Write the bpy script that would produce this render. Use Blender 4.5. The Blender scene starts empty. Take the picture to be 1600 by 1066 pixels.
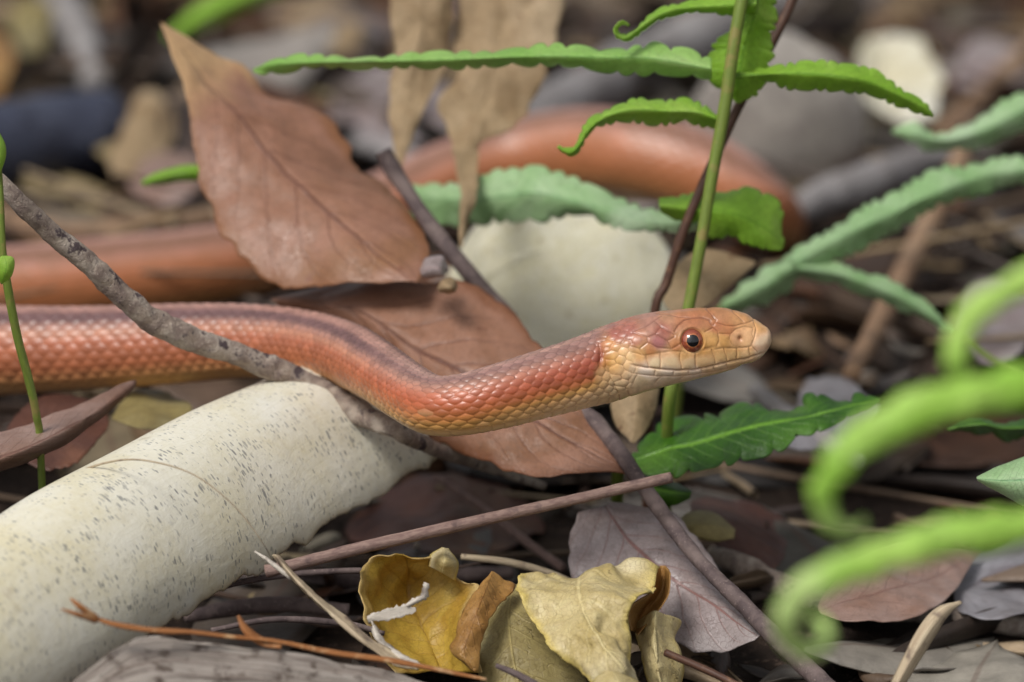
import bpy, math, random
import numpy as np
from math import radians, sin, cos, pi

random.seed(7)
rng = np.random.default_rng(11)
scene = bpy.context.scene
COL = scene.collection

# ------------------------------------------------------------------ camera
PITCH = radians(15.0)      # macro view from a little above the litter
DIST = 0.80                # metres to the snake's head
FRAME = 0.19               # width of the frame there, metres
CAM = np.array([0.0, -DIST * cos(PITCH), DIST * sin(PITCH)])
FWD = np.array([0.0, cos(PITCH), -sin(PITCH)])
UPV = np.array([0.0, sin(PITCH), cos(PITCH)])
RGT = np.array([1.0, 0.0, 0.0])
K = FRAME / 1600.0
cd = bpy.data.cameras.new('camera')
cam = bpy.data.objects.new('camera', cd)
COL.objects.link(cam)
cam.location = CAM
cam.rotation_euler = (pi / 2 - PITCH, 0, 0)
cd.sensor_width = 36.0
cd.lens = 36.0 * DIST / FRAME
cd.clip_start = 0.01
cd.clip_end = 200.0
cd.dof.use_dof = True
cd.dof.focus_distance = DIST - 0.006
cd.dof.aperture_fstop = cd.lens / 13.0
scene.camera = cam

# ------------------------------------------------------------------ sky and sun
SUN_EL, SUN_AZ = radians(54), radians(-142)     # azimuth from +Y towards +X
w = bpy.data.worlds.new('World'); scene.world = w; w.use_nodes = True
nt = w.node_tree; nt.nodes.clear()
sky = nt.nodes.new('ShaderNodeTexSky'); sky.sky_type = 'NISHITA'
sky.sun_disc = False
sky.sun_elevation = SUN_EL; sky.sun_rotation = SUN_AZ
sky.air_density = 1.0; sky.dust_density = 4.0; sky.ozone_density = 1.0
hs = nt.nodes.new('ShaderNodeHueSaturation'); hs.inputs['Saturation'].default_value = 0.22
bg = nt.nodes.new('ShaderNodeBackground'); bg.inputs['Strength'].default_value = 0.08
wo = nt.nodes.new('ShaderNodeOutputWorld')
nt.links.new(sky.outputs[0], hs.inputs['Color']); nt.links.new(hs.outputs[0], bg.inputs[0]); nt.links.new(bg.outputs[0], wo.inputs[0])
sd = bpy.data.lights.new('sun', 'SUN'); sd.energy = 1.5; sd.angle = radians(17); sd.color = (1.0, 0.965, 0.91)
so = bpy.data.objects.new('sun', sd); COL.objects.link(so)
so.rotation_euler = (pi / 2 - SUN_EL, 0, -SUN_AZ + pi)
so.location = (0, 0, 2)
scene.view_settings.view_transform = 'Standard'
scene.view_settings.look = 'None'
scene.view_settings.gamma = 1.0
scene.view_settings.exposure = 0.45
scene.render.engine = 'CYCLES'

# ------------------------------------------------------------------ helpers
def P(px, py, dd):
    px, py, dd = [np.asarray(a, float) for a in (px, py, dd)]
    d = DIST + dd
    s = K * d / DIST
    return CAM + d[..., None] * FWD + ((px - 800) * s)[..., None] * RGT + ((533 - py) * s)[..., None] * UPV

def proj(p):
    q = p - CAM
    d = q @ FWD
    s = K * d / DIST
    return 800 + (q @ RGT) / s, 533 - (q @ UPV) / s

def h2(i, j, seed=0):
    x = np.sin(i * 127.1 + j * 311.7 + seed * 74.7) * 43758.5453
    return x - np.floor(x)

def vnoise(p):
    p = np.asarray(p, float)
    i = np.floor(p); f = p - i; f = f * f * (3 - 2 * f)
    def hh(dx, dy, dz):
        x = np.sin((i[..., 0] + dx) * 127.1 + (i[..., 1] + dy) * 311.7 + (i[..., 2] + dz) * 191.3) * 43758.5453
        return x - np.floor(x)
    r = 0
    for dx in (0, 1):
        for dy in (0, 1):
            for dz in (0, 1):
                wgt = (f[..., 0] if dx else 1 - f[..., 0]) * (f[..., 1] if dy else 1 - f[..., 1]) * (f[..., 2] if dz else 1 - f[..., 2])
                r = r + wgt * hh(dx, dy, dz)
    return r * 2 - 1

def fbm(p, o=3):
    a, r = 1.0, 0
    p = np.asarray(p, float)
    for k in range(o):
        r = r + a * vnoise(p + 17.3 * k); p = p * 2.03; a *= 0.5
    return r

def spline(pts, n):
    """Catmull-Rom through pts (any columns), n samples even in arc length of the first three columns."""
    p = np.asarray(pts, float)
    if len(p) == 2:
        t = np.linspace(0, 1, n)[:, None]; return p[0] * (1 - t) + p[1] * t
    q = np.vstack([2 * p[0] - p[1], p, 2 * p[-1] - p[-2]])
    out = []
    m = 24
    for k in range(1, len(q) - 2):
        t = np.linspace(0, 1, m, endpoint=False)[:, None]
        a, b, c, d = q[k - 1], q[k], q[k + 1], q[k + 2]
        out.append(0.5 * ((2 * b) + (-a + c) * t + (2 * a - 5 * b + 4 * c - d) * t ** 2 + (-a + 3 * b - 3 * c + d) * t ** 3))
    out.append(p[-1:]); o = np.vstack(out)
    s = np.concatenate([[0], np.cumsum(np.linalg.norm(np.diff(o[:, :3], axis=0), axis=1))])
    t = np.linspace(0, s[-1], n)
    return np.stack([np.interp(t, s, o[:, c]) for c in range(o.shape[1])], 1)

def unit(v):
    return v / np.maximum(np.linalg.norm(v, axis=-1, keepdims=True), 1e-12)

def srgb(c):
    c = np.asarray(c, float) / 255.0
    return np.where(c <= 0.04045, c / 12.92, ((c + 0.055) / 1.055) ** 2.4)

def mesh_np(name, V, F, mat, parent=None, uv=None, col=None, smooth=True, origin=None, F3=None):
    """one mesh object from vertex array, quad array (and optional triangles)"""
    V = np.asarray(V, float); F = np.asarray(F, int).reshape(-1, 4)
    if origin is None:
        if parent is not None:
            origin = np.zeros(3); q = parent
            while q is not None: origin = origin + np.array(q.location); q = q.parent
        else:
            origin = V.mean(0); origin[2] = V[:, 2].min()
    me = bpy.data.meshes.new(name)
    nt3 = 0 if F3 is None else len(F3)
    me.vertices.add(len(V)); me.vertices.foreach_set('co', (V - origin).astype(np.float32).ravel())
    nl = F.size + nt3 * 3
    me.loops.add(nl); me.polygons.add(len(F) + nt3)
    lv = F.ravel() if nt3 == 0 else np.concatenate([F.ravel(), np.asarray(F3, int).ravel()])
    me.loops.foreach_set('vertex_index', lv.astype(np.int32))
    st = np.arange(len(F)) * 4
    if nt3: st = np.concatenate([st, F.size + np.arange(nt3) * 3])
    me.polygons.foreach_set('loop_start', st.astype(np.int32))
    me.update(calc_edges=True)
    me.polygons.foreach_set('use_smooth', np.full(len(me.polygons), smooth, bool))
    if uv is not None:
        l = me.uv_layers.new(name='UVMap'); l.data.foreach_set('uv', np.asarray(uv, np.float32)[lv].ravel())
    if col is not None:
        a = me.color_attributes.new('Col', 'FLOAT_COLOR', 'POINT')
        c4 = np.ones((len(V), 4), np.float32); c4[:, :3] = col
        a.data.foreach_set('color', c4.ravel())
    me.validate()
    if mat: me.materials.append(mat)
    o = bpy.data.objects.new(name, me); COL.objects.link(o)
    if parent is not None:
        o.parent = parent
    else:
        o.location = origin
    return o

def tag(o, label, cat, group=None):
    o['label'] = label; o['category'] = cat
    if group: o['group'] = group
    return o

def thing(name, label, cat, loc, group=None):
    o = bpy.data.objects.new(name, None); COL.objects.link(o)
    o.location = tuple(float(a) for a in loc); o.empty_display_size = 0.01
    return tag(o, label, cat, group)

def grid_faces(nu, nv, wrap=False):
    i = np.arange(nu - 1)[:, None]; m = nv if wrap else nv - 1
    j = np.arange(m)[None, :]; j2 = (j + 1) % nv
    return np.stack([i * nv + j, i * nv + j2, (i + 1) * nv + j2, (i + 1) * nv + j], -1).reshape(-1, 4)

def grid_normals(G):
    du = np.gradient(G, axis=0); dv = np.gradient(G, axis=1)
    return unit(np.cross(du, dv))

def sheet(name, G, mat, parent=None, thick=0.0005, uv=None, col=None, origin=None):
    """closed thin solid from a point grid (nu, nv, 3)"""
    nu, nv = G.shape[:2]
    N = grid_normals(G)
    # keep the front of the sheet facing the camera
    if ((N.reshape(-1, 3)) @ FWD).mean() > 0: N = -N
    A = G.reshape(-1, 3); B = (G - N * thick).reshape(-1, 3)
    n = nu * nv
    F = grid_faces(nu, nv)
    rim = np.concatenate([np.arange(nv), np.arange(1, nu) * nv + nv - 1, (nu - 1) * nv + np.arange(nv - 2, -1, -1), np.arange(nu - 2, 0, -1) * nv])
    r2 = np.roll(rim, -1)
    FR = np.stack([rim, rim + n, r2 + n, r2], 1)
    V = np.vstack([A, B]); FF = np.vstack([F, F[:, ::-1] + n, FR])
    if uv is None:
        u, v = np.meshgrid(np.linspace(0, 1, nu), np.linspace(0, 1, nv), indexing='ij'); uv = np.stack([u, v], -1).reshape(-1, 2)
    UV = np.vstack([uv, uv])
    C = None if col is None else np.vstack([col, col])
    return mesh_np(name, V, FF, mat, parent, UV, C, origin=origin)

def leaf(name, L, M, R, mat, parent=None, nu=60, nv=33, crinkle=0.0006, cscale=90, thick=0.00022, lobes=None, lobe_amp=0.0, wave=0.0, vein=0.0, nvein=9, bulge=0.0, edge_noise=0.0, seed=0, col=None, oval=0.0, fibre=0.0):
    """leaf sheet through left edge, midrib and right edge, given as (px, py, dd) points"""
    def w3(q):
        q = np.asarray(q, float); return P(q[:, 0], q[:, 1], q[:, 2])
    l, m, r = spline(w3(L), nu), spline(w3(M), nu), spline(w3(R), nu)
    v = np.linspace(-1, 1, nv)[None, :, None]
    av = np.abs(v)
    u = np.linspace(0, 1, nu)[:, None]
    sc = np.ones((nu, nv, 1))
    if lobes:
        uj = u + .25 / lobes * np.sin(u * 37 + seed + lobes)
        arg = lobes * uj + np.where(v[..., 0] < 0, 0.4, 0.0)
        ph = np.abs(np.sin(pi * arg)); la = lobe_amp * (.2 + .75 * h2(np.floor(arg), np.sign(v[..., 0]), seed + lobes))
        sc = 1 - (la * (1 - ph ** 0.42))[..., None] * av ** 2.5
    if edge_noise:
        uu = np.repeat(u[:, :, None], nv, 1)
        en = fbm(np.concatenate([uu * 30, np.sign(v) * 3 + 0 * uu, 0 * uu + seed], -1), 3)[..., None]
        sc = sc * (1 + edge_noise * en * av ** 4)
    if oval: sc = sc * np.clip(np.sin(pi * np.clip(u, .004, .996)), 0, 1)[:, :, None] ** oval
    aa = av * sc
    side = np.where(v < 0, l[:, None, :] - m[:, None, :], r[:, None, :] - m[:, None, :])
    # rounded so that the two halves join smoothly over the midrib
    quad = 0.5 * (l + r)[:, None, :] - m[:, None, :]
    lin = 0.5 * (r - l)[:, None, :]
    sv = np.sign(v) * aa
    G = m[:, None, :] + lin * sv + quad * np.abs(sv) ** 1.5
    N = grid_normals(G)
    if (N.reshape(-1, 3) @ FWD).mean() > 0: N = -N
    d = np.zeros((nu, nv, 1))
    pp = np.concatenate([np.repeat(u[:, :, None], nv, 1), np.repeat(v, nu, 0), np.zeros((nu, nv, 1))], -1)
    width = np.linalg.norm(r - l, axis=1)[:, None, None]
    taper = np.minimum(1, width / (0.3 * width.max() + 1e-9))
    if crinkle: d += crinkle * fbm(G * cscale + seed * 9.1, 3)[..., None] * taper
    if wave: d += wave * ((ph[..., None] ** .7 - .6) * .55 - .5 * av * np.sin(u * 23 + 2 * lobes)[:, :, None] * np.sign(v)) * av ** 2 * taper
    if fibre: d += fibre * fbm(np.concatenate([pp[..., :1] * 3, pp[..., 1:2] * 7, pp[..., 2:] + seed], -1), 4)[..., None]
    if bulge: d += bulge * (1 - av ** 2) * np.sin(pi * u[:, :, None])
    if vein:
        d -= vein * np.exp(-(v / 0.05) ** 2) * taper
        f = (u[:, :, None] + -0.28 * av) * nvein
        f = f - np.floor(f)
        d -= 0.6 * vein * np.exp(-((f - 0.5) / 0.07) ** 2) * taper * (1 - av ** 3)
    G = G + N * d
    return sheet(name, G, mat, parent, thick, col=col)

def frames(c, up=np.array([0, 0, 1.0])):
    t = unit(np.gradient(c, axis=0))
    s = unit(np.cross(t, up + 0 * t)); n = np.cross(s, t)
    return t, s, n

def frames_pt(c):
    t = unit(np.gradient(c, axis=0))
    n = np.zeros_like(c)
    a = np.array([0, 0, 1.0]) if abs(t[0, 2]) < 0.9 else np.array([0, 1.0, 0])
    n[0] = unit(a - t[0] * (a @ t[0]))
    for k in range(1, len(c)):
        x = n[k - 1] - t[k] * (n[k - 1] @ t[k]); n[k] = unit(x)
    return t, np.cross(t, n), n

def tube(name, pts, mat, parent=None, nu=80, nv=16, bump=0.0, bscale=400, flat=1.0, knots=0.0, seed=0, ridge=0.0, nridge=9, world=False, flat_cam=False):
    """solid twig or stem: pts = (px, py, dd, radius in px there)"""
    q = np.asarray(pts, float)
    if world: w = q
    else:
        w = np.column_stack([P(q[:, 0], q[:, 1], q[:, 2]), q[:, 3] * K * (DIST + q[:, 2]) / DIST])
    s = spline(w, nu); c, r = s[:, :3], np.maximum(s[:, 3], 1e-5)
    t, a, b = frames_pt(c)
    if flat_cam:
        b = unit(-FWD - t * (t @ -FWD)[:, None]); a = np.cross(t, b)
    th = np.linspace(0, 2 * pi, nv, endpoint=False)
    dirs = a[:, None] * np.cos(th)[None, :, None] + flat * b[:, None] * np.sin(th)[None, :, None]
    rr = r[:, None] * np.ones((1, nv))
    G = c[:, None] + dirs * rr[..., None]
    if bump: rr = rr * (1 + bump * fbm(G * bscale + seed * 5.7, 3))
    if knots: rr = rr * (1 + knots * np.maximum(0, fbm(c * 90 + seed, 2))[:, None])
    if ridge: rr = rr * (1 + ridge * np.sin(nridge * th)[None, :])
    G = c[:, None] + dirs * rr[..., None]
    V = np.vstack([G.reshape(-1, 3), c[:1], c[-1:]])
    F = grid_faces(nu, nv, True)
    n = nu * nv; j = np.arange(nv); j2 = (j + 1) % nv
    F3 = np.vstack([np.stack([np.full(nv, n), j2, j], 1), np.stack([np.full(nv, n + 1), (nu - 1) * nv + j, (nu - 1) * nv + j2], 1)])
    L = np.concatenate([[0], np.cumsum(np.linalg.norm(np.diff(c, axis=0), axis=1))])
    uv = np.stack([np.repeat(L[:, None] * 100, nv, 1), np.repeat(th[None] / (2 * pi), nu, 0)], -1).reshape(-1, 2)
    uv = np.vstack([uv, [[0, .5]], [[L[-1] * 100, .5]]])
    return mesh_np(name, V, F, mat, parent, uv, F3=F3)

# ------------------------------------------------------------------ materials
class NT:
    def __init__(s, name):
        s.m = bpy.data.materials.new(name); s.m.use_nodes = True
        s.t = s.m.node_tree; s.t.nodes.clear()
        s.out = s.t.nodes.new('ShaderNodeOutputMaterial')
    def n(s, typ, **kw):
        x = s.t.nodes.new(typ)
        for k, v in kw.items(): setattr(x, k, v)
        return x
    def l(s, a, b): s.t.links.new(a, b)
    def val(s, sock, v):
        if hasattr(v, 'is_linked') or isinstance(v, bpy.types.NodeSocket): s.l(v, sock)
        else: sock.default_value = v
    def math(s, op, a, b=0.0, clamp=False):
        x = s.n('ShaderNodeMath', operation=op); x.use_clamp = clamp
        s.val(x.inputs[0], a); s.val(x.inputs[1], b); return x.outputs[0]
    def noise(s, vec, scale, detail=4, rough=0.55, dist=0.0):
        x = s.n('ShaderNodeTexNoise'); s.l(vec, x.inputs['Vector'])
        x.inputs['Scale'].default_value = scale; x.inputs['Detail'].default_value = detail
        x.inputs['Roughness'].default_value = rough; x.inputs['Distortion'].default_value = dist
        return x.outputs[0]
    def ramp(s, fac, stops):
        x = s.n('ShaderNodeValToRGB'); s.l(fac, x.inputs[0])
        e = x.color_ramp.elements
        while len(e) < len(stops): e.new(0.5)
        for k, (p, c) in enumerate(stops):
            e[k].position = p
            e[k].color = (*c, 1) if len(c) == 3 else c
        return x.outputs[0]
    def smooth(s, x, a, b):
        m = s.n('ShaderNodeMapRange', interpolation_type='SMOOTHSTEP')
        s.val(m.inputs[0], x); m.inputs[1].default_value = a; m.inputs[2].default_value = b
        return m.outputs[0]
    def mix(s, fac, a, b, blend='MIX'):
        x = s.n('ShaderNodeMix', data_type='RGBA', blend_type=blend)
        s.val(x.inputs[0], fac)
        for i, v in ((6, a), (7, b)):
            if isinstance(v, bpy.types.NodeSocket): s.l(v, x.inputs[i])
            else: x.inputs[i].default_value = (*v, 1)
        return x.outputs[2]
    def bsdf(s, color, rough=0.6, spec=0.4, bump=None, bstr=0.3, bdist=0.0005, coat=0.0, trans=0.0, transcol=None, sheen=0.0):
        b = s.n('ShaderNodeBsdfPrincipled')
        if isinstance(color, bpy.types.NodeSocket): s.l(color, b.inputs['Base Color'])
        else: b.inputs['Base Color'].default_value = (*color, 1)
        s.val(b.inputs['Roughness'], rough); b.inputs['Specular IOR Level'].default_value = spec
        b.inputs['Coat Weight'].default_value = coat; b.inputs['Coat Roughness'].default_value = 0.08
        if bump is not None:
            bm = s.n('ShaderNodeBump'); bm.inputs['Strength'].default_value = bstr; bm.inputs['Distance'].default_value = bdist
            s.l(bump, bm.inputs['Height']); s.l(bm.outputs[0], b.inputs['Normal'])
        if trans:
            tr = s.n('ShaderNodeBsdfTranslucent')
            gm = s.n('ShaderNodeGamma'); s.l(color, gm.inputs[0]); gm.inputs[1].default_value = 0.5   # two faces are crossed
            s.l(gm.outputs[0], tr.inputs[0])
            mx = s.n('ShaderNodeMixShader'); mx.inputs[0].default_value = trans
            s.l(b.outputs[0], mx.inputs[1]); s.l(tr.outputs[0], mx.inputs[2]); s.l(mx.outputs[0], s.out.inputs[0])
        else: s.l(b.outputs[0], s.out.inputs[0])
        return s.m
    def obj(s): return s.n('ShaderNodeTexCoord').outputs['Object']
    def uv(s): return s.n('ShaderNodeTexCoord').outputs['UV']

def S(*c): return tuple(float(x) for x in srgb(c))

def leafmat(name, c1, c2, c3=None, vein=None, vstr=0.5, nvein=9, rough=0.5, spec=0.4, scale=60, spots=None, trans=0.0, edge=None, fine=0.25, midw=0.012, slant=0.28, basal=None, net=0.5):
    m = NT(name); o = m.obj()
    n1 = m.noise(o, scale, 5, 0.6, 0.6); n2 = m.noise(o, scale * 9, 4, 0.65)
    c = m.mix(m.smooth(n1, 0.33, 0.68), S(*c1), S(*c2))
    if c3: c = m.mix(m.smooth(m.noise(o, scale * 0.55, 3, 0.5, 0.3), 0.52, 0.72), c, S(*c3))
    c = m.mix(fine, c, m.ramp(n2, [(0.25, (0.25, 0.25, 0.25)), (0.5, (0.5, 0.5, 0.5)), (0.75, (0.75, 0.75, 0.75))]), 'OVERLAY')
    uv = m.n('ShaderNodeSeparateXYZ'); m.l(m.uv(), uv.inputs[0])
    av = m.math('ABSOLUTE', m.math('MULTIPLY', m.math('SUBTRACT', uv.outputs[1], 0.5), 2.0))
    wob = m.math('MULTIPLY', m.math('SUBTRACT', m.noise(o, 250, 2), 0.5), 0.035)
    mid = m.math('SUBTRACT', 1.0, m.smooth(m.math('ADD', av, m.math('MULTIPLY', wob, 0.3)), midw, midw * 3.2))
    f = m.math('FRACT', m.math('MULTIPLY', m.math('ADD', m.math('SUBTRACT', uv.outputs[0], m.math('MULTIPLY', av, slant)), wob), float(nvein)))
    sv = m.math('SUBTRACT', 1.0, m.smooth(m.math('ABSOLUTE', m.math('SUBTRACT', f, 0.5)), 0.015, 0.075))
    sv = m.math('MULTIPLY', sv, m.math('SUBTRACT', 0.75, m.math('MULTIPLY', av, 0.6)))
    vv = m.math('MAXIMUM', mid, m.math('MULTIPLY', sv, 0.85))
    if vein: c = m.mix(m.math('MULTIPLY', vv, vstr), c, S(*vein))
    if edge: c = m.mix(m.smooth(m.math('ADD', av, m.math('MULTIPLY', m.math('SUBTRACT', n1, 0.5), 0.4)), 0.80, 1.0), c, S(*edge))
    if basal: c = m.mix(m.smooth(m.math('ADD', uv.outputs[0], m.math('MULTIPLY', m.math('SUBTRACT', n1, 0.5), 0.35)), 0.30, 0.12), c, S(*basal))
    if spots:
        sp = m.smooth(m.noise(o, scale * 5, 2, 0.5), 0.66, 0.74)
        c = m.mix(m.math('MULTIPLY', sp, 0.75), c, S(*spots))
    vo = m.n('ShaderNodeTexVoronoi', feature='DISTANCE_TO_EDGE'); m.l(m.mix(.004, o, m.n('ShaderNodeTexNoise').outputs[1]), vo.inputs['Vector']); vo.inputs['Scale'].default_value = 1050.0
    ret = m.math('SUBTRACT', 1.0, m.smooth(vo.outputs['Distance'], 0.0, .10))
    if net: c = m.mix(m.math('MULTIPLY', ret, net), c, m.mix(1.0, c, (.62, .58, .55), 'MULTIPLY'))
    blot = m.smooth(m.noise(o, scale * 2.2, 4, .7), .60, .72)
    c = m.mix(m.math('MULTIPLY', blot, .35), c, m.mix(1.0, c, (.66, .58, .52), 'MULTIPLY'))
    ht = m.math('ADD', m.math('MULTIPLY', ret, -.16), m.math('MULTIPLY', n2, 0.6)); ht = m.math('ADD', ht, m.math('MULTIPLY', vv, -0.8))
    return m.bsdf(c, rough, spec, ht, 0.5, 0.0005, trans=trans)

def barkmat(name, c1, c2, c3, scale=220, rough=0.8, stretch=(1, 1, 1), bstr=0.6, bdist=0.0006, lichen=None):
    m = NT(name); o = m.obj()
    mp = m.n('ShaderNodeMapping'); m.l(o, mp.inputs[0]); mp.inputs['Scale'].default_value = stretch
    v = mp.outputs[0]
    n1 = m.noise(v, scale, 5, 0.65, 0.4); n2 = m.noise(v, scale * 4.5, 4, 0.7); n3 = m.noise(v, scale * 0.4, 3)
    c = m.mix(m.smooth(n1, 0.35, 0.65), S(*c1), S(*c2))
    c = m.mix(m.smooth(n3, 0.45, 0.65), c, m.mix(0.5, c, S(*c3)))
    c = m.mix(m.smooth(n2, 0.58, 0.70), c, S(*c3))
    if lichen: c = m.mix(m.smooth(m.noise(o, scale * 0.8, 4, 0.6), 0.56, 0.66), c, S(*lichen))
    return m.bsdf(c, rough, 0.3, m.math('ADD', n1, m.math('MULTIPLY', n2, 0.5)), bstr, bdist)

def uvfibre(name, c1, c2, c3, along=6.0, across=40.0, rough=0.8, bstr=0.5, bdist=0.0004, spec=0.3):
    """long fibres along the sheet: dry grass, split wood, stems"""
    m = NT(name)
    mp = m.n('ShaderNodeMapping'); m.l(m.uv(), mp.inputs[0]); mp.inputs['Scale'].default_value = (along, across, 1)
    n1 = m.noise(mp.outputs[0], 1.0, 4, 0.6, 0.2); n2 = m.noise(m.obj(), 260, 4, 0.6)
    c = m.mix(m.smooth(n1, 0.3, 0.7), S(*c1), S(*c2)); c = m.mix(m.smooth(n2, 0.52, 0.70), c, S(*c3))
    return m.bsdf(c, rough, spec, m.math('ADD', n1, m.math('MULTIPLY', n2, 0.3)), bstr, bdist)

MAT = {}
def colmat(name, rough, spec, scale=1500, bstr=0.15, fine=0.2, coat=0.0, rough_noise=0.0):
    m = NT(name); a = m.n('ShaderNodeVertexColor'); a.layer_name = 'Col'
    n2 = m.noise(m.obj(), scale, 3, 0.6)
    c = m.mix(fine, a.outputs[0], m.ramp(n2, [(0.3, (0.25,) * 3), (0.7, (0.75,) * 3)]), 'OVERLAY')
    r = rough if not rough_noise else m.math('ADD', rough - rough_noise / 2, m.math('MULTIPLY', n2, rough_noise))
    return m.bsdf(c, r, spec, n2, bstr, 0.0001, coat=coat)

# ------------------------------------------------------------------ ground
GROUND_Z = -0.052
def ground_h(x, y):
    p = np.stack([x * 9, y * 9, 0 * x + 3.1], -1)
    near = np.exp(-((x / 1.5) ** 2 + ((y - 0.2) / 1.5) ** 2))
    return GROUND_Z - .016 * near * np.clip((.16 - y) / .16, 0, 1) + near * (0.006 * fbm(p, 2) + 0.002 * vnoise(p * 9)) + (1 - near) * 0.10 * fbm(np.stack([x * .4, y * .4, 0 * x], -1), 2)

def build_ground():
    n = 221
    t = np.linspace(-1, 1, n)
    a = np.sinh(t * 6.2) / np.sinh(6.2) * 45
    X, Y = np.meshgrid(a, a + 0.25, indexing='ij')
    Z = ground_h(X, Y)
    m = NT('soil'); o = m.obj()
    n1 = m.noise(o, 45, 6, 0.65); n2 = m.noise(o, 420, 4, 0.7)
    c = m.ramp(n1, [(0.3, S(30, 24, 20)), (0.5, S(48, 38, 32)), (0.7, S(72, 58, 48))])
    c = m.mix(m.smooth(n2, 0.55, 0.75), c, S(110, 92, 80))
    mat = m.bsdf(c, 0.9, 0.2, n2, 0.8, 0.002)
    o = mesh_np('ground', np.stack([X, Y, Z], -1).reshape(-1, 3), grid_faces(n, n)[:, ::-1], mat, origin=np.zeros(3))
    o['kind'] = 'structure'
build_ground()

# ------------------------------------------------------------------ forest litter (uncountable background)
def build_litter():
    pal = srgb([(150, 142, 132), (120, 104, 90), (96, 76, 60), (136, 112, 84), (164, 144, 112), (108, 74, 52), (92, 86, 80), (58, 48, 42), (128, 120, 114), (100, 88, 76), (70, 58, 48), (120, 78, 52), (80, 58, 44)])
    m = NT('litter_leaf'); a = m.n('ShaderNodeVertexColor'); a.layer_name = 'Col'
    o = m.obj(); n1 = m.noise(o, 130, 5, .6); n2 = m.noise(o, 900, 3, .6)
    c = m.mix(.55, a.outputs[0], m.ramp(n1, [(.3, (.2,) * 3), (.7, (.78,) * 3)]), 'OVERLAY')
    uv = m.n('ShaderNodeSeparateXYZ'); m.l(m.uv(), uv.inputs[0])
    av = m.math('ABSOLUTE', m.math('SUBTRACT', uv.outputs[1], .5))
    c = m.mix(m.math('MULTIPLY', m.math('SUBTRACT', 1.0, m.smooth(av, .01, .04)), .4), c, S(90, 62, 50))
    mat = m.bsdf(c, .55, .4, n2, .3, .0006)
    nu, nv = 9, 7
    u = np.linspace(0, 1, nu)[:, None]; v = np.linspace(-1, 1, nv)[None]
    def scatter(name, n, region, zl, size, seed):
        r = np.random.default_rng(seed); VV, FF, UU, CC = [], [], [], []
        n0 = nu * nv
        F = grid_faces(nu, nv)
        rim = np.concatenate([np.arange(nv), np.arange(1, nu) * nv + nv - 1, (nu - 1) * nv + np.arange(nv - 2, -1, -1), np.arange(nu - 2, 0, -1) * nv]); r2 = np.roll(rim, -1)
        F1 = np.vstack([F, F[:, ::-1] + n0, np.stack([rim, rim + n0, r2 + n0, r2], 1)])
        uvb = np.stack(np.broadcast_arrays(u, v * .5 + .5), -1).reshape(-1, 2)
        k = 0
        while k < n:
            x, y, zz = region(r)
            L = size * r.uniform(.5, 1.35); Wd = L * r.uniform(.09, .30)
            wv = np.sin(pi * u ** r.uniform(.7, 1.3)) ** .8 + .02
            curl = r.uniform(-1.3, 1.9); bend = r.uniform(-.6, .8)
            X = (u - .5) * L + 0 * v; Y = v * wv * Wd * np.cos(curl * v * .7); Z = Wd * curl * .55 * v ** 2 * wv + L * bend * .28 * (u - .5) ** 2 * 4 * .5
            Z = Z + Wd * .10 * vnoise(np.stack(np.broadcast_arrays(u * 4 + k, v * 2, 0 * u * v), -1))
            g = np.stack(np.broadcast_arrays(X, Y, Z), -1).reshape(-1, 3)
            az, tx, ty = r.uniform(0, 2 * pi), r.normal(0, .22), r.normal(0, .2)
            Rz = np.array([[cos(az), -sin(az), 0], [sin(az), cos(az), 0], [0, 0, 1]]); Rx = np.array([[1, 0, 0], [0, cos(tx), -sin(tx)], [0, sin(tx), cos(tx)]]); Ry = np.array([[cos(ty), 0, sin(ty)], [0, 1, 0], [-sin(ty), 0, cos(ty)]])
            g = g @ (Rz @ Rx @ Ry).T
            g[:, 2] -= g[:, 2].min()
            hgt = g[:, 2].max()
            if hgt > zl(x, y): g[:, 2] *= zl(x, y) / hgt
            gz = ground_h(np.array([x]), np.array([y]))[0]
            g += np.array([x, y, gz - .002 + zz])
            VV.append(np.vstack([g, g - [0, 0, .0004]])); FF.append(F1 + 2 * n0 * k); UU.append(np.vstack([uvb, uvb]))
            cc = pal[r.integers(len(pal))] * r.uniform(.28, 1.0) * np.array([1, r.uniform(.93, 1.04), r.uniform(.88, 1.1)])
            CC.append(np.repeat(cc[None], 2 * n0, 0)); k += 1
        o = mesh_np(name, np.vstack(VV), np.vstack(FF), mat, uv=np.vstack(UU), col=np.clip(np.vstack(CC), 0, 1), origin=np.zeros(3))
        o['kind'] = 'stuff'; tag(o, 'mat of dead brown and grey leaves covering the forest floor' if size > .03 else 'crumbs of broken dead leaf strewn over the forest floor', 'leaf litter')
        return o
    def reg(r):
        y = -.12 + 1.75 * r.uniform(0, 1) ** 1.0
        if y < .10 and r.uniform() < .55: y += .5
        x = r.uniform(-1, 1) * (.20 + .22 * (y + .2))
        if r.uniform() < .12: x *= 2.2
        return x, y, r.uniform(0, .008) if y > .34 else r.uniform(0, .003)
    def zl(x, y):
        return .008 if y < .10 else .009 if y < .34 else .026
    scatter('leaf_litter', 1900, reg, zl, .055, 3)
    # crumbs of broken leaf
    def reg2(r):
        y = -.10 + .75 * r.uniform(); return r.uniform(-1, 1) * (.14 + .16 * (y + .2)), y, r.uniform(.001, .008)
    scatter('leaf_crumbs', 1300, reg2, lambda x, y: .004, .011, 5)
    # fine stems and needles between the leaves
    r = np.random.default_rng(8); VV, FF, UU, CC = [], [], [], []
    tp = srgb([(128, 106, 86), (90, 68, 54), (158, 138, 112), (104, 92, 84), (66, 50, 42), (178, 152, 114)])
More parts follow.
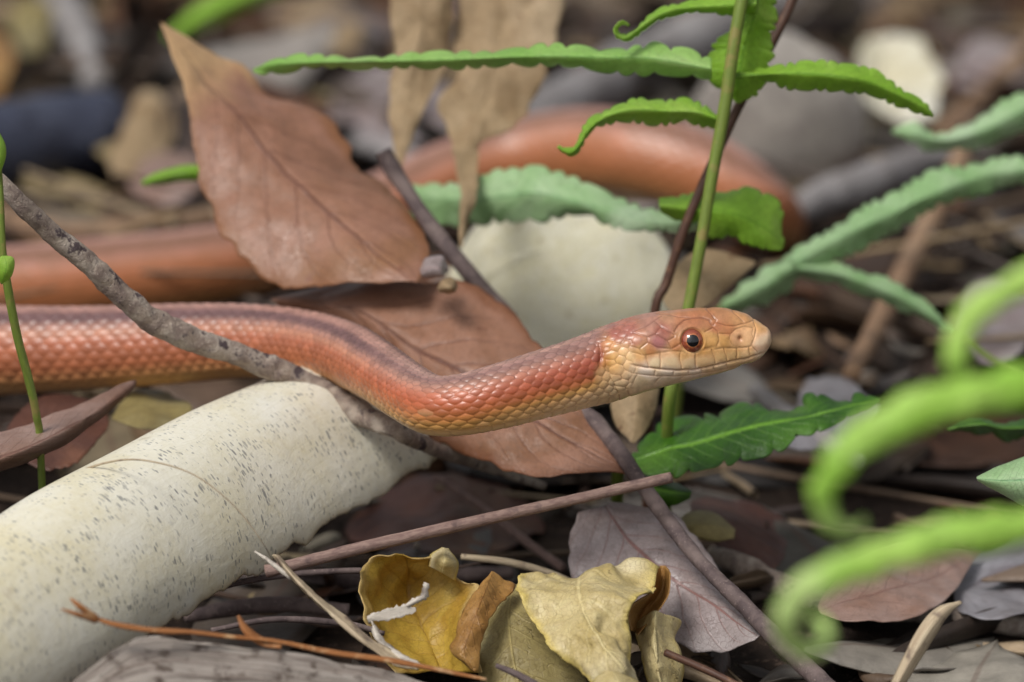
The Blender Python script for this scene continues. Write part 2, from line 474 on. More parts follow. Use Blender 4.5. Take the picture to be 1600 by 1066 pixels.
    for k in range(900):
        y = .02 + 1.5 * r.uniform() ** 1.0; x = r.uniform(-1, 1) * (.18 + .2 * (y + .2)); L = r.uniform(.015, .11); az = r.normal(0, .75) + (pi if r.uniform() < .5 else 0); tl = r.normal(0, .12)
        z = ground_h(np.array([x]), np.array([y]))[0] + r.uniform(.001, .004 if y < .14 else .016)
        t = np.linspace(-.5, .5, 7); bd = r.normal(0, .12)
        c = np.stack([x + L * t * cos(az) - bd * L * t ** 2 * sin(az), y + L * t * sin(az) + bd * L * t ** 2 * cos(az), z + L * t * tl], 1)
        tt, aa, bb = frames_pt(c); rad = r.uniform(.0003, .0014) * (1 - .5 * (t + .5))
        th = np.linspace(0, 2 * pi, 6, endpoint=False)
        g = c[:, None] + rad[:, None, None] * (aa[:, None] * np.cos(th)[None, :, None] + bb[:, None] * np.sin(th)[None, :, None])
        VV.append(g.reshape(-1, 3)); FF.append(grid_faces(7, 6, True) + 42 * k); UU.append(np.full((42, 2), .2)); CC.append(np.repeat((tp[r.integers(6)] * r.uniform(.45, 1.05))[None], 42, 0))
    o = mesh_np('twig_litter', np.vstack(VV), np.vstack(FF), mat, uv=np.vstack(UU), col=np.clip(np.vstack(CC), 0, 1), origin=np.zeros(3))
    o['kind'] = 'stuff'; tag(o, 'thin dry stems and needles strewn through the leaf litter', 'twigs')
build_litter()


# ------------------------------------------------------------------ the snake
def build_snake():
    # head stations: px, top, bottom, half width (px); then the body: px, py, dd, radius (px)
    head = [(1204.96, 530.4, 533.6, 1.8), (1204.4, 526, 538, 6.7), (1202.7, 520.3, 543.3, 13), (1198.9, 513.8, 549, 20), (1193.5, 509, 553.2, 24.5), (1182, 501.5, 561, 30), (1170, 495, 567, 33), (1158, 489.5, 571, 33),
            (1145, 484.8, 575.5, 36), (1127, 481.8, 580, 40), (1106, 481.8, 585, 44), (1086, 482.8, 589.5, 48), (1065, 484.7, 594.5, 53), (1032, 488.5, 601.7, 58), (1003, 494.5, 609, 59), (982, 499.5, 618, 57), (960, 506.5, 628, 54), (941, 514, 636, 52)]
    body = [(890, 591, -.002, 57), (840, 605, -.004, 55), (780, 622, -.006, 53), (720, 635, -.006, 50), (675, 635, -.003, 49), (635, 614, .006, 49), (590, 583, .018, 50), (540, 556, .032, 53),
            (470, 541, .044, 57), (380, 536, .052, 61), (280, 540, .058, 65), (180, 545, .062, 67), (80, 549, .066, 70), (0, 551, .07, 73), (-120, 556, .08, 76), (-260, 560, .10, 78), (-380, 540, .14, 76), (-400, 490, .18, 72), (-300, 462, .19, 70), (-150, 454, .195, 68),
            (0, 452, .195, 67), (170, 438, .20, 67), (340, 416, .21, 64), (480, 382, .23, 60), (600, 325, .25, 56), (700, 278, .26, 56), (800, 250, .265, 60), (900, 236, .26, 66), (1000, 245, .25, 68), (1100, 275, .245, 66), (1175, 320, .245, 60), (1205, 352, .265, 55), (1185, 345, .30, 48), (1100, 312, .325, 40), (1000, 280, .335, 32), (900, 262, .34, 24), (800, 262, .34, 15), (720, 275, .34, 4)]
    st = []
    for x, t, b, hw in head:
        a = (b - t) / 2; se = sin(PITCH)
        hh = math.sqrt(max(a * a - (hw * se) ** 2, 1)) / cos(PITCH)
        c = P(x, (t + b) / 2, 0.0)
        k = 0.97 if x < 1000 else 1.0
        st.append([*c, hh * K * k, hw * K])
    for x, y, d, r in body:
        c = P(x, y, d); R = r * K * (DIST + d) / DIST
        st.append([*c, R, R * 0.97])
    S0 = spline(st, 9000)
    L = np.concatenate([[0], np.cumsum(np.linalg.norm(np.diff(S0[:, :3], axis=0), axis=1))])
    # ring spacing, fine where the lens is sharp
    pos = [0.0]
    while pos[-1] < L[-1]:
        s = pos[-1]
        ds = 0.00003 if s < .0008 else 0.000105 if s < .034 else 0.00016 if s < .075 else 0.00026 if s < .20 else 0.00055
        pos.append(s + ds)
    pos = np.array(pos[:-1] + [L[-1]])
    R5 = np.stack([np.interp(pos, L, S0[:, c]) for c in range(5)], 1)
    c, h, wd = R5[:, :3], R5[:, 3], R5[:, 4]
    tx = np.stack([np.interp(pos, L, unit(np.gradient(S0[:, :3], axis=0))[:, k]) for k in range(3)], 1)
    # soften the tangents so tight bends do not fold rings
    t = unit(tx)
    lat = unit(np.cross(t, np.array([0, 0, 1.0]) + 0 * t)); n = np.cross(lat, t)
    NV = 280
    th = np.linspace(0, 2 * pi, NV, endpoint=False)
    cs, sn = np.cos(th), np.sin(th)
    px0, py0 = proj(c)
    hd = np.clip((pos - 0.036) / -0.012, 0, 1)              # 1 on the head, 0 on the neck
    ex = 2 / (2.0 + 0.45 * hd)[:, None]
    sx = np.sign(sn)[None] * np.abs(sn)[None] ** ex
    cy = np.sign(cs)[None] * np.abs(cs)[None] ** ex
    # flatter belly, and a snout that narrows upward
    nar = 1 - 0.16 * hd[:, None] * np.maximum(cy, 0) * np.clip((0.024 - pos) / 0.012, 0, 1)[:, None]
    belly = np.where(cy < 0, 1 - 0.07 * (1 - hd[:, None]), 1.0)
    dirv = lambda: (n[:, None] * (h[:, None] * cy * belly)[..., None] - lat[:, None] * (wd[:, None] * sx * nar)[..., None])
    G = c[:, None] + dirv()
    N = unit(np.cross(np.gradient(G, axis=1, edge_order=1), np.gradient(G, axis=0)))
    N[:, 0] = unit(N[:, 1] + N[:, -1]); 
    out = unit(G - c[:, None]); flip = (N * out).sum(-1) < 0; N[flip] *= -1
    nrm = unit(np.roll(N, 1, 1) + N + np.roll(N, -1, 1))
    deg = np.degrees(np.minimum(th, 2 * pi - th))[None] * np.ones((len(pos), 1))   # 0 back .. 180 belly
    # --- scale lattice
    r = np.maximum((h + wd) / 2, .0005)
    rn = np.where(pos < .04, np.interp(pos, [0, .02, .04], [.0045, .005, r[np.searchsorted(pos, .04)]]), r)
    pitch = 0.35 * rn
    ph = np.concatenate([[0], np.cumsum(np.diff(pos) / (0.5 * (pitch[1:] + pitch[:-1])))])
    sgn = np.where(th <= pi, 1, -1)[None]
    a = ph[:, None] * np.ones((1, NV)); b = (np.degrees(np.where(th <= pi, th, th - 2 * pi)) / 10.8)[None] * np.ones((len(pos), 1))
    j0 = np.round(b); best = np.full(a.shape, -9.0); sec = np.full(a.shape, -9.0); bi = np.zeros_like(a); bj = np.zeros_like(a); tail = np.zeros_like(a)
    for dj in (-1, 0, 1):
        j = j0 + dj; off = 0.5 * np.mod(j, 2)
        i0 = np.round(a - off)
        for di in (-1, 0, 1):
            ci = i0 + di + off; da = a - ci; db = b - j
            v = 1 - np.abs(da / 0.70) ** 2.0 - np.abs(db / 1.02) ** 2.0 + 0.32 * da
            m = v > best
            sec = np.where(m, best, np.maximum(sec, v)); best = np.where(m, v, best)
            bi = np.where(m, ci, bi); bj = np.where(m, j, bj); tail = np.where(m, da, tail)
    gap = np.clip((best - sec) / 0.30, 0, 1)                 # 0 in the seam between scales
    dors = np.clip((131 - deg) / 8, 0, 1)
    vent = a * 1.0; vf = vent - np.floor(vent)
    vs = np.minimum(np.clip(vf / 0.12, 0, 1), np.clip((1 - vf) / 0.12, 0, 1))
    step = np.gradient(pos)
    fade = np.clip((pitch / step - 4) / 3, 0, 1)[:, None]
    onneck = np.clip((pos - 0.0215) / 0.003, 0, 1)[:, None]
    amp = 0.062 * rn[:, None]
    relief = dors * (np.clip(best, 0, 1.1) * 0.8 + 0.2 * np.sqrt(gap)) + (1 - dors) * (0.55 * np.sqrt(vs) * (0.6 + .4 * vf))
    disp = amp * (relief - 0.7) * fade * onneck
    # --- colours along the flank
    def stops(tab, x):
        k = np.array([q[0] for q in tab], float); cc = np.array([srgb(q[1]) for q in tab])
        return np.stack([np.interp(x, k, cc[:, q]) for q in range(3)], -1)
    degw = deg + 3.0 * (h2(bi, bj, 1) - .5) * dors
    cb = stops([(0, (186, 128, 118)), (12, (176, 116, 110)), (22, (122, 80, 84)), (33, (116, 76, 80)), (42, (176, 108, 100)), (54, (200, 116, 92)), (66, (192, 92, 60)), (84, (184, 88, 50)), (100, (178, 86, 44)), (118, (204, 122, 66)), (136, (214, 146, 84)), (180, (216, 176, 124))], degw)
    cn = stops([(0, (172, 134, 122)), (8, (164, 122, 114)), (20, (142, 100, 98)), (32, (172, 112, 104)), (42, (198, 118, 102)), (54, (196, 98, 74)), (68, (190, 82, 46)), (86, (188, 92, 46)), (104, (206, 124, 60)), (120, (218, 158, 84)), (138, (222, 194, 136)), (180, (224, 206, 164))], degw)
    ch = stops([(0, (172, 130, 118)), (10, (158, 116, 110)), (26, (156, 106, 102)), (42, (192, 108, 94)), (56, (170, 70, 52)), (72, (160, 66, 40)), (84, (186, 98, 52)), (95, (218, 158, 88)), (112, (230, 204, 152)), (180, (228, 214, 176))], degw)
    wn = np.clip((0.092 - pos) / 0.02, 0, 1)[:, None, None]; wh = np.clip((0.058 - pos) / 0.024, 0, 1)[:, None, None]
    col = cb * (1 - wn) + cn * wn; col = col * (1 - wh) + ch * wh
    jit = 1 + (0.34 * (h2(bi, bj, 3) - .5) * dors)[..., None] * fade[..., None]
    col = col * jit
    pale = ((h2(bi, bj, 5) > .90) * dors * np.clip((deg - 70) / 20, 0, 1))[..., None] * fade[..., None] * wn
    col = col * (1 - .22 * pale) + srgb((232, 196, 150)) * .22 * pale
    seamc = np.where(deg[..., None] < 48, srgb((92, 58, 60)), np.where(deg[..., None] < 128, srgb((172, 84, 40)), srgb((184, 150, 100))))
    seam = ((1 - gap) ** 2 * dors + (1 - dors) * (1 - vs) * .5)[..., None] * fade[..., None] * onneck[..., None]
    col = col * (1 - .6 * seam) + seamc * .6 * seam
    # --- head plates (drawn on one side, mirrored to the other): coordinates of the head's side elevation
    ih = np.where(pos < 0.044)[0]; nh = len(ih); half = NV // 2 + 1
    X, Y = proj(G[ih][:, :half]); X = (X - 900) * 4.845; Y = (Y - 450) * 4.845
    lines = {  # (width, depth)
        'mouth': (7, 2.4, [(330, 562), (400, 576), (520, 598), (640, 614), (780, 623), (900, 618), (1000, 602), (1080, 580), (1170, 561), (1280, 536), (1370, 506), (1440, 478)]),
        'lip': (5, .8, [(430, 490), (520, 512), (640, 492), (740, 476), (800, 482), (880, 503), (960, 468), (1030, 463), (1120, 456), (1215, 455), (1300, 450), (1340, 440)]),
        'chin': (5, .6, [(330, 625), (450, 648), (600, 664), (740, 668), (900, 658), (1050, 632), (1180, 602), (1300, 566)]),
        'brow': (6, 1.5, [(745, 330), (775, 282), (820, 248), (880, 230), (960, 228), (1015, 252), (1032, 285)]),
        'crown': (5, 1.0, [(590, 250), (640, 292), (700, 330), (748, 362)]),
        'crownb': (4, .9, [(600, 196), (700, 206), (800, 222), (880, 229)]),
        'front': (4, .9, [(985, 160), (1035, 215), (1062, 245), (1040, 285)]),
        'prefr': (5, .9, [(1062, 262), (1130, 284), (1200, 288), (1275, 268), (1340, 244)]),
        'nasal': (4, .5, [(1160, 392), (1168, 352), (1208, 312), (1275, 290), (1338, 302), (1330, 350), (1345, 392), (1320, 442), (1250, 450), (1185, 432), (1160, 392)]),
        'preoc': (5, .9, [(972, 335), (1035, 302), (1072, 330), (1082, 400), (1062, 442), (975, 458)]),
        'loreal': (4, .7, [(1075, 345), (1160, 350)]),
        'rostral': (5, .9, [(1340, 244), (1362, 310), (1346, 390), (1332, 440), (1372, 490)]),
        'topr': (4, .7, [(1180, 172), (1240, 230), (1275, 268)]),
        'temp': (5, .9, [(540, 372), (600, 350), (690, 400), (722, 462), (620, 452), (545, 412), (540, 372)]),
        'temp2': (5, .9, [(400, 385), (436, 332), (530, 290), (590, 250), (650, 215)]),
        'temp3': (5, .8, [(436, 340), (540, 372)]), 'temp4': (5, .8, [(505, 505), (482, 462), (545, 412)]), 'temp5': (5, .8, [(722, 462), (760, 440), (790, 420)]),
        'temp6': (5, .8, [(640, 292), (600, 350)]), 'temp7': (5, .8, [(690, 400), (745, 372)]), 'temp8': (5, .8, [(482, 462), (400, 440), (400, 385)]),
        'temp9': (5, .8, [(400, 440), (380, 500), (430, 490)]), 'gular': (4, .5, [(470, 650), (440, 700), (420, 740)]), 'gular2': (4, .5, [(640, 664), (600, 716)]), 'gular3': (4, .5, [(820, 664), (760, 706)]),
    }
    for k, (x0, y0, x1, y1) in enumerate([(530, 515, 546, 596), (640, 495, 640, 610), (788, 484, 798, 618), (905, 500, 905, 615), (1030, 466, 1060, 583), (1120, 458, 1150, 563), (1215, 457, 1222, 548), (1305, 450, 1318, 524)]):
        lines['sup%d' % k] = (6, 1.1, [(x0, y0), (x1, y1)])
    for k, (x0, y0, x1, y1) in enumerate([(452, 588, 440, 646), (602, 610, 590, 662), (742, 622, 735, 666), (852, 622, 850, 660), (952, 612, 957, 648), (1042, 594, 1052, 630), (1140, 570, 1150, 608)]):
        lines['inf%d' % k] = (4.5, .7, [(x0, y0), (x1, y1)])
    groove = np.zeros(X.shape); dist_any = np.full(X.shape, 999.0); seam2 = np.zeros(X.shape)
    wob = 5 * fbm(np.stack([X / 60, Y / 60, 0 * X], -1), 2)
    Xw, Yw = X + wob, Y + .6 * np.roll(wob, 7, 0)
    for key, (wdt, dep, pl) in lines.items():
        pl = np.array(pl, float); dmin = np.full(X.shape, 1e9)
        for p0, p1 in zip(pl[:-1], pl[1:]):
            e = p1 - p0; tt = np.clip(((Xw - p0[0]) * e[0] + (Yw - p0[1]) * e[1]) / (e @ e), 0, 1)
            dmin = np.minimum(dmin, np.hypot(Xw - p0[0] - tt * e[0], Yw - p0[1] - tt * e[1]))
        groove = np.maximum(groove, dep * np.exp(-(dmin / wdt) ** 2)); dist_any = np.minimum(dist_any, dmin)
        seam2 = np.maximum(seam2, min(1, .5 + .3 * dep) * np.exp(-(dmin / (wdt * .8)) ** 2))
    puff = np.clip(dist_any / 40, 0, 1) ** .6
    EX, EY = 880, 398
    re = np.hypot((X - EX) / 88, (Y - EY) / 92)
    hmask = np.clip((X - 400 - 130 * np.clip((330 - Y) / 120, 0, 1)) / 50, 0, 1)
    dh = hmask * np.clip((1440 - X) / 60, 0, 1) * (-groove * .00012 + puff * .00012)
    dh += -.0011 * np.clip(1.06 - re, 0, .5) * 2 + .00007 * np.exp(-((re - 1.14) / .08) ** 2)
    dh += -.0004 * np.exp(-(((X - 1243) / 17) ** 2 + ((Y - 385) / 20) ** 2))           # nostril
    dh += .00022 * np.exp(-((Y - (600 - .00 * X)) / 60) ** 2) * np.clip((X - 300) / 120, 0, 1) * np.clip((900 - X) / 300, 0, 1)   # jaw muscle
    dh += -.00028 * np.exp(-((X - 185) / 16) ** 2) * np.clip((Y - 380) / 60, 0, 1) * np.clip((640 - Y) / 60, 0, 1)      # fold behind the jaw
    samples = [(700, 215, 188, 124, 100), (560, 250, 182, 118, 108), (1100, 185, 186, 118, 84), (1250, 235, 206, 136, 92), (1400, 290, 222, 160, 104), (1440, 400, 230, 206, 164), (1400, 460, 232, 216, 178), (1220, 375, 226, 158, 116), (1300, 380, 228, 176, 124), (1120, 400, 222, 150, 86), (1020, 400, 226, 160, 92), (1150, 320, 200, 118, 76), (900, 250, 184, 106, 74), (1000, 230, 182, 108, 74),
               (650, 330, 172, 92, 80), (620, 410, 176, 98, 100), (450, 400, 192, 110, 86), (400, 330, 182, 102, 96), (300, 350, 178, 96, 88), (250, 430, 216, 136, 80), (230, 550, 228, 148, 72), (300, 560, 228, 176, 106), (400, 530, 224, 192, 130), (600, 560, 232, 214, 165), (720, 550, 234, 212, 160), (850, 565, 232, 206, 152), (950, 560, 232, 196, 136), (1100, 510, 232, 190, 124), (1200, 510, 232, 192, 126), (1300, 490, 230, 196, 138),
               (380, 590, 226, 190, 132), (420, 610, 226, 204, 160), (520, 635, 230, 220, 196), (700, 645, 230, 218, 190), (900, 640, 230, 214, 184), (1100, 605, 228, 202, 154), (500, 700, 212, 196, 154), (700, 700, 216, 200, 162), (300, 760, 210, 188, 140), (150, 850, 212, 186, 130), (50, 640, 226, 174, 106), (200, 680, 228, 200, 140), (100, 500, 160, 66, 40), (170, 520, 146, 58, 38), (100, 400, 172, 80, 64), (40, 590, 196, 100, 52), (250, 250, 172, 112, 114), (100, 360, 140, 98, 104), (0, 440, 168, 74, 58), (0, 520, 164, 70, 42),
               (950, 445, 228, 150, 80), (760, 440, 206, 122, 78), (820, 505, 228, 180, 116), (560, 480, 206, 124, 78), (480, 500, 216, 156, 96), (1060, 290, 196, 112, 76), (800, 240, 188, 112, 82), (1000, 800, 214, 198, 156), (1300, 600, 226, 200, 150), (800, 100, 178, 118, 96), (1200, 120, 190, 120, 84), (300, 900, 210, 190, 140), (200, 150, 140, 98, 100)]
    sa = np.array(samples, float); sc = srgb(sa[:, 2:5])  # head tones with lighting and sky sheen left in the colour
    W = np.zeros(X.shape); hc = np.zeros(X.shape + (3,))
    cellx = Xw; celly = Yw
    for q in range(len(sa)):
        d2 = ((cellx - sa[q, 0]) ** 2 + (celly - sa[q, 1]) ** 2) / 900 + .08
        wq = d2 ** -1.9
        W += wq; hc += wq[..., None] * sc[q]
    hc /= W[..., None]
    # warm blotches along the lip plates and freckles
    fre = fbm(np.stack([X / 26, Y / 26, 0 * X + 4], -1), 3)
    hc *= (1 + .13 * fre)[..., None]
    lipz = np.clip((X - 560) / 60, 0, 1) * np.exp(-(((Y - np.interp(X, [500, 640, 800, 900, 1030, 1340], [520, 505, 500, 512, 478, 455])) / 24) ** 2))
    hc = hc * (1 - .35 * lipz[..., None]) + srgb((214, 120, 60)) * .35 * lipz[..., None]
    sc2 = np.where((Y < 470)[..., None], srgb((118, 62, 50)), srgb((190, 138, 94)))
    fs = (.55 * np.clip(seam2, 0, 1) * hmask)[..., None]
    hc = hc * (1 - fs) + sc2 * fs
    nost = np.exp(-(((X - 1243) / 20) ** 2 + ((Y - 385) / 24) ** 2))[..., None]
    hc = hc * (1 - .6 * nost) + srgb((176, 92, 70)) * .6 * nost
    hw_ = np.clip((X - 120) / 160, 0, 1)[..., None]
    idx = np.concatenate([np.arange(half), np.arange(half - 2, 0, -1)])
    col[ih] = col[ih] * (1 - hw_[:, idx]) + (hc * (1 + .5 * (jit[ih][:, :half] - 1) * (1 - hmask[..., None])))[:, idx] * hw_[:, idx]
    # keep the seams of the small scales at the back of the head
    sm = (seam[ih] * (1 - hmask[:, idx][..., None]) * hw_[:, idx]) * .6
    col[ih] = col[ih] * (1 - sm) + srgb((150, 78, 52)) * sm
    disp[ih] = disp[ih] * (1 - hmask[:, idx]) + dh[:, idx]
    G2 = G + nrm * disp[..., None]
    nr = len(pos)
    V = np.vstack([G2.reshape(-1, 3), c[:1] + t[:1] * -.00002, c[-1:]])
    gr = (col @ np.array([.3, .5, .2]))[..., None]; sat = np.interp(pos, [0, .06, .10, .22, .30], [.92, .88, .80, .80, .82])[:, None, None]
    lum = np.interp(pos, [0, .26, .34], [0, 0, .3])[:, None, None]
    col = gr + (col - gr) * sat; col = col * (1 - lum) + np.maximum(col, srgb((188, 124, 84))) * lum
    ff = np.clip((col[..., :1] / np.maximum(col[..., 1:2], 1e-4) - 1.35) / .9, 0, 1)
    col = col * (ff * np.array([.90, 1.07, .93]) + (1 - ff) * np.array([1.17, 1.05, 1.08]))  # cream tones raised in place of light bounced onto chin and lips
    col = col / np.maximum(1, col.max(-1, keepdims=True) / .88)
    CC = np.vstack([np.clip(col, 0, 1).reshape(-1, 3), col[0, :1], col[-1, :1]])
    F = grid_faces(nr, NV, True); k = np.arange(NV); k2 = (k + 1) % NV; nn = nr * NV
    F3 = np.vstack([np.stack([np.full(NV, nn), k2, k], 1), np.stack([np.full(NV, nn + 1), (nr - 1) * NV + k, (nr - 1) * NV + k2], 1)])
    base = c[np.argmin(np.abs(pos - .12))].copy(); base[2] -= .008
    root = thing('snake', 'orange and rust striped snake with raised head and cream chin', 'snake', base)
    mat = colmat('snake_skin', 0.30, 0.5, 2600, 0.12, 0.16, rough_noise=0.12)
    mesh_np('body', V, F[:, ::-1], mat, root, col=CC, F3=F3[:, ::-1])
    # --- eyes, one on each side
    near = np.argmin(((X - EX) ** 2 + (Y - EY) ** 2) + 1e9 * (np.arange(half)[None] < 30))
    ri, vi = np.unravel_index(near, X.shape)
    em = colmat('eye_iris', 0.12, 0.6, 3000, 0.02, 0.25, coat=1.0)
    pm = NT('eye_pupil').bsdf((0.004, 0.004, 0.006), 0.06, 0.6, coat=1.0)
    for mir in (0, 1):
        vj = vi if not mir else (NV - vi) % NV
        p, nv_ = G[ih[ri], vj], N[ih[ri], vj]
        axis_n = nv_ * .55 + (-FWD if not mir else FWD * np.array([1, 1, 0]) + UPV * .25) * .45
        axis_n = unit(axis_n); Rr = 20.6 * K
        ctr = p - axis_n * 12.4 * K
        uax = unit(np.cross(axis_n, [0, 0, 1.0])); vax = np.cross(uax, axis_n)
        def cap(rad, a0, a1, na, nb=48):
            al = np.linspace(a0, a1, na)[:, None, None]; be = np.linspace(0, 2 * pi, nb, endpoint=False)[None, :, None]
            return ctr + rad * (np.cos(al) * axis_n + np.sin(al) * (np.cos(be) * uax + np.sin(be) * vax)), al, be
        g, al, be = cap(Rr, radians(.5), radians(120), 60)
        ad = np.degrees(al)[..., 0] * np.ones((1, 48))
        ic = stops([(0, (60, 30, 26)), (27, (130, 66, 44)), (28, (200, 132, 82)), (30, (188, 114, 72)), (34, (160, 82, 52)), (46, (142, 68, 48)), (60, (124, 60, 44)), (120, (84, 42, 36))], ad)
        ic = ic * (1 + .3 * fbm(np.stack([np.cos(be[..., 0]) * 5 + 0 * ad, np.sin(be[..., 0]) * 5 + 0 * ad, ad / 9], -1), 3))[..., None]
        e = mesh_np('eye', g.reshape(-1, 3), grid_faces(60, 48, True), em, root, col=ic.reshape(-1, 3))
        g, _, _ = cap(Rr * 1.012, radians(.3), radians(27.6), 14)
        g[-1] = ctr + (g[-1] - ctr) * .985
        mesh_np('pupil', g.reshape(-1, 3), grid_faces(14, 48, True), pm, e)
build_snake()


# ------------------------------------------------------------------ materials of the single things
MAT['leafA'] = leafmat('red_brown_leaf', (138, 98, 76), (154, 112, 92), (132, 92, 60), vein=(98, 58, 46), vstr=.75, nvein=8, rough=.42, spec=.45, scale=55, edge=(136, 92, 62), fine=.3, spots=(126, 82, 62), midw=.010, basal=(196, 160, 118))
MAT['leafB'] = leafmat('brown_fallen_leaf', (138, 98, 76), (154, 114, 94), (120, 82, 54), vein=(90, 52, 42), vstr=.8, nvein=9, rough=.42, spec=.45, scale=60, edge=(124, 80, 54), fine=.3, spots=(112, 72, 54), midw=.012)
MAT['tan'] = leafmat('tan_dry_leaf', (182, 158, 124), (160, 134, 100), (200, 178, 146), vein=(206, 180, 142), vstr=.4, nvein=10, rough=.6, scale=80, spots=(120, 86, 62), fine=.35, trans=.3)
MAT['grey_leaf'] = leafmat('grey_dry_leaf', (158, 146, 146), (132, 116, 112), (176, 168, 168), vein=(130, 84, 76), vstr=.8, nvein=9, rough=.38, spec=.5, scale=60, fine=.25)
MAT['lilac_leaf'] = leafmat('lilac_grey_leaf', (146, 144, 150), (118, 112, 114), (168, 166, 172), vein=(104, 92, 98), vstr=.6, nvein=8, rough=.38, spec=.5, scale=40, fine=.3)
MAT['dark_leaf'] = leafmat('dark_brown_leaf', (96, 62, 50), (74, 48, 42), (120, 80, 60), vein=(60, 38, 34), vstr=.6, nvein=8, rough=.5, scale=60, fine=.3)
MAT['mauve_leaf'] = leafmat('mauve_brown_leaf', (154, 128, 118), (132, 100, 84), (172, 150, 142), vein=(120, 84, 74), vstr=.6, nvein=9, rough=.36, spec=.5, scale=60, fine=.2)
MAT['yellow'] = leafmat('yellow_dead_leaf', (190, 160, 66), (170, 130, 48), (206, 180, 100), vein=(150, 108, 44), vstr=.5, nvein=7, rough=.48, spec=.45, scale=70, edge=(196, 168, 110), spots=(150, 112, 56), fine=.25, trans=.12)
MAT['ochre'] = leafmat('ochre_dead_leaf', (170, 128, 70), (150, 108, 56), (188, 150, 90), vein=(140, 92, 46), vstr=.5, nvein=7, rough=.45, spec=.45, scale=90, fine=.25, trans=.12)
MAT['cream'] = leafmat('cream_dead_leaf', (206, 190, 142), (184, 164, 108), (220, 208, 172), vein=(226, 210, 156), vstr=.7, nvein=6, rough=.42, spec=.45, scale=80, edge=(214, 192, 112), fine=.25, trans=.1)
MAT['olive'] = leafmat('olive_dead_leaf', (160, 146, 96), (134, 120, 78), (182, 172, 128), vein=(190, 172, 112), vstr=.5, nvein=6, rough=.5, spec=.4, scale=80, fine=.25, trans=.1)
MAT['white_leaf'] = leafmat('bleached_leaf', (224, 220, 200), (204, 196, 164), (230, 228, 216), vein=(190, 170, 120), rough=.5, scale=50, spots=(150, 110, 60))
MAT['fern'] = leafmat('fern_green', (176, 216, 126), (154, 202, 102), (194, 224, 152), vein=(98, 160, 70), vstr=.8, nvein=19, rough=.34, spec=.5, scale=90, fine=.2, trans=.4, slant=.12)
MAT['fern_bright'] = leafmat('fern_bright_green', (166, 210, 78), (146, 196, 58), (186, 218, 108), vein=(108, 168, 46), vstr=.8, nvein=15, rough=.36, spec=.5, scale=90, fine=.2, trans=.45, slant=.12)
MAT['fern_sky_teal'] = leafmat('fern_sky_sheen_green', (186, 216, 168), (160, 200, 138), (202, 226, 188), vein=(104, 166, 104), vstr=.8, nvein=19, rough=.3, spec=.6, scale=90, fine=.15, trans=.35, slant=.12)  # blue-green cast puts glossy sky reflection into the leaf colour
MAT['fern_dark'] = leafmat('fern_deep_green', (62, 108, 28), (44, 84, 22), (84, 130, 38), vein=(126, 178, 60), vstr=.75, nvein=16, rough=.36, spec=.5, scale=90, fine=.25, trans=.2, slant=.18, midw=.03)
MAT['crozier'] = leafmat('young_fern_green', (190, 230, 112), (162, 214, 80), (208, 236, 150), rough=.5, spec=.3, scale=60, fine=.1, trans=.2)
MAT['stem_green'] = uvfibre('olive_green_stem', (120, 138, 58), (104, 122, 50), (140, 130, 74), 3, 12, .45, .2, .0002, .45)
MAT['stem_brown'] = uvfibre('red_brown_stem', (92, 64, 50), (70, 48, 40), (116, 84, 62), 3, 12, .5, .3, .0002)
MAT['bark'] = barkmat('grey_twig_bark', (168, 152, 138), (128, 112, 104), (206, 194, 180), 420, .85, (1, 1, 1), 1.0, .0009, lichen=(84, 72, 74))
MAT['bark2'] = uvfibre('mauve_twig_bark', (150, 126, 116), (118, 94, 88), (96, 78, 76), 4, 10, .7, .5, .0003)
MAT['bark3'] = barkmat('dark_twig_bark', (104, 90, 88), (80, 68, 68), (140, 124, 118), 300, .75, (1, 1, 1), .6, .0005)
MAT['deadwood'] = uvfibre('grey_deadwood', (164, 156, 148), (122, 110, 102), (86, 74, 66), 2.2, 16, .8, .9, .0009)
MAT['straw'] = uvfibre('straw', (196, 180, 152), (160, 140, 116), (120, 104, 92), 3, 14, .6, .5, .0003)
MAT['shred'] = uvfibre('bleached_fibre', (214, 206, 194), (182, 172, 160), (130, 120, 112), 6, 18, .7, .6, .0003)
MAT['orange_strand'] = uvfibre('orange_sheath', (166, 112, 68), (140, 88, 50), (190, 152, 112), 3, 10, .5, .4, .0003)
MAT['navy'] = barkmat('blue_black_wood', (58, 62, 78), (40, 42, 54), (92, 98, 116), 60, .5, (1, 1, 1), .4, .002)
MAT['greywood'] = barkmat('lilac_grey_wood', (142, 138, 138), (112, 106, 104), (166, 162, 160), 70, .7, (1, 1, 1), .5, .002)
MAT['brownwood'] = barkmat('brown_wood', (146, 116, 90), (108, 86, 68), (168, 142, 116), 90, .7, (1, 1, 1), .5, .002)

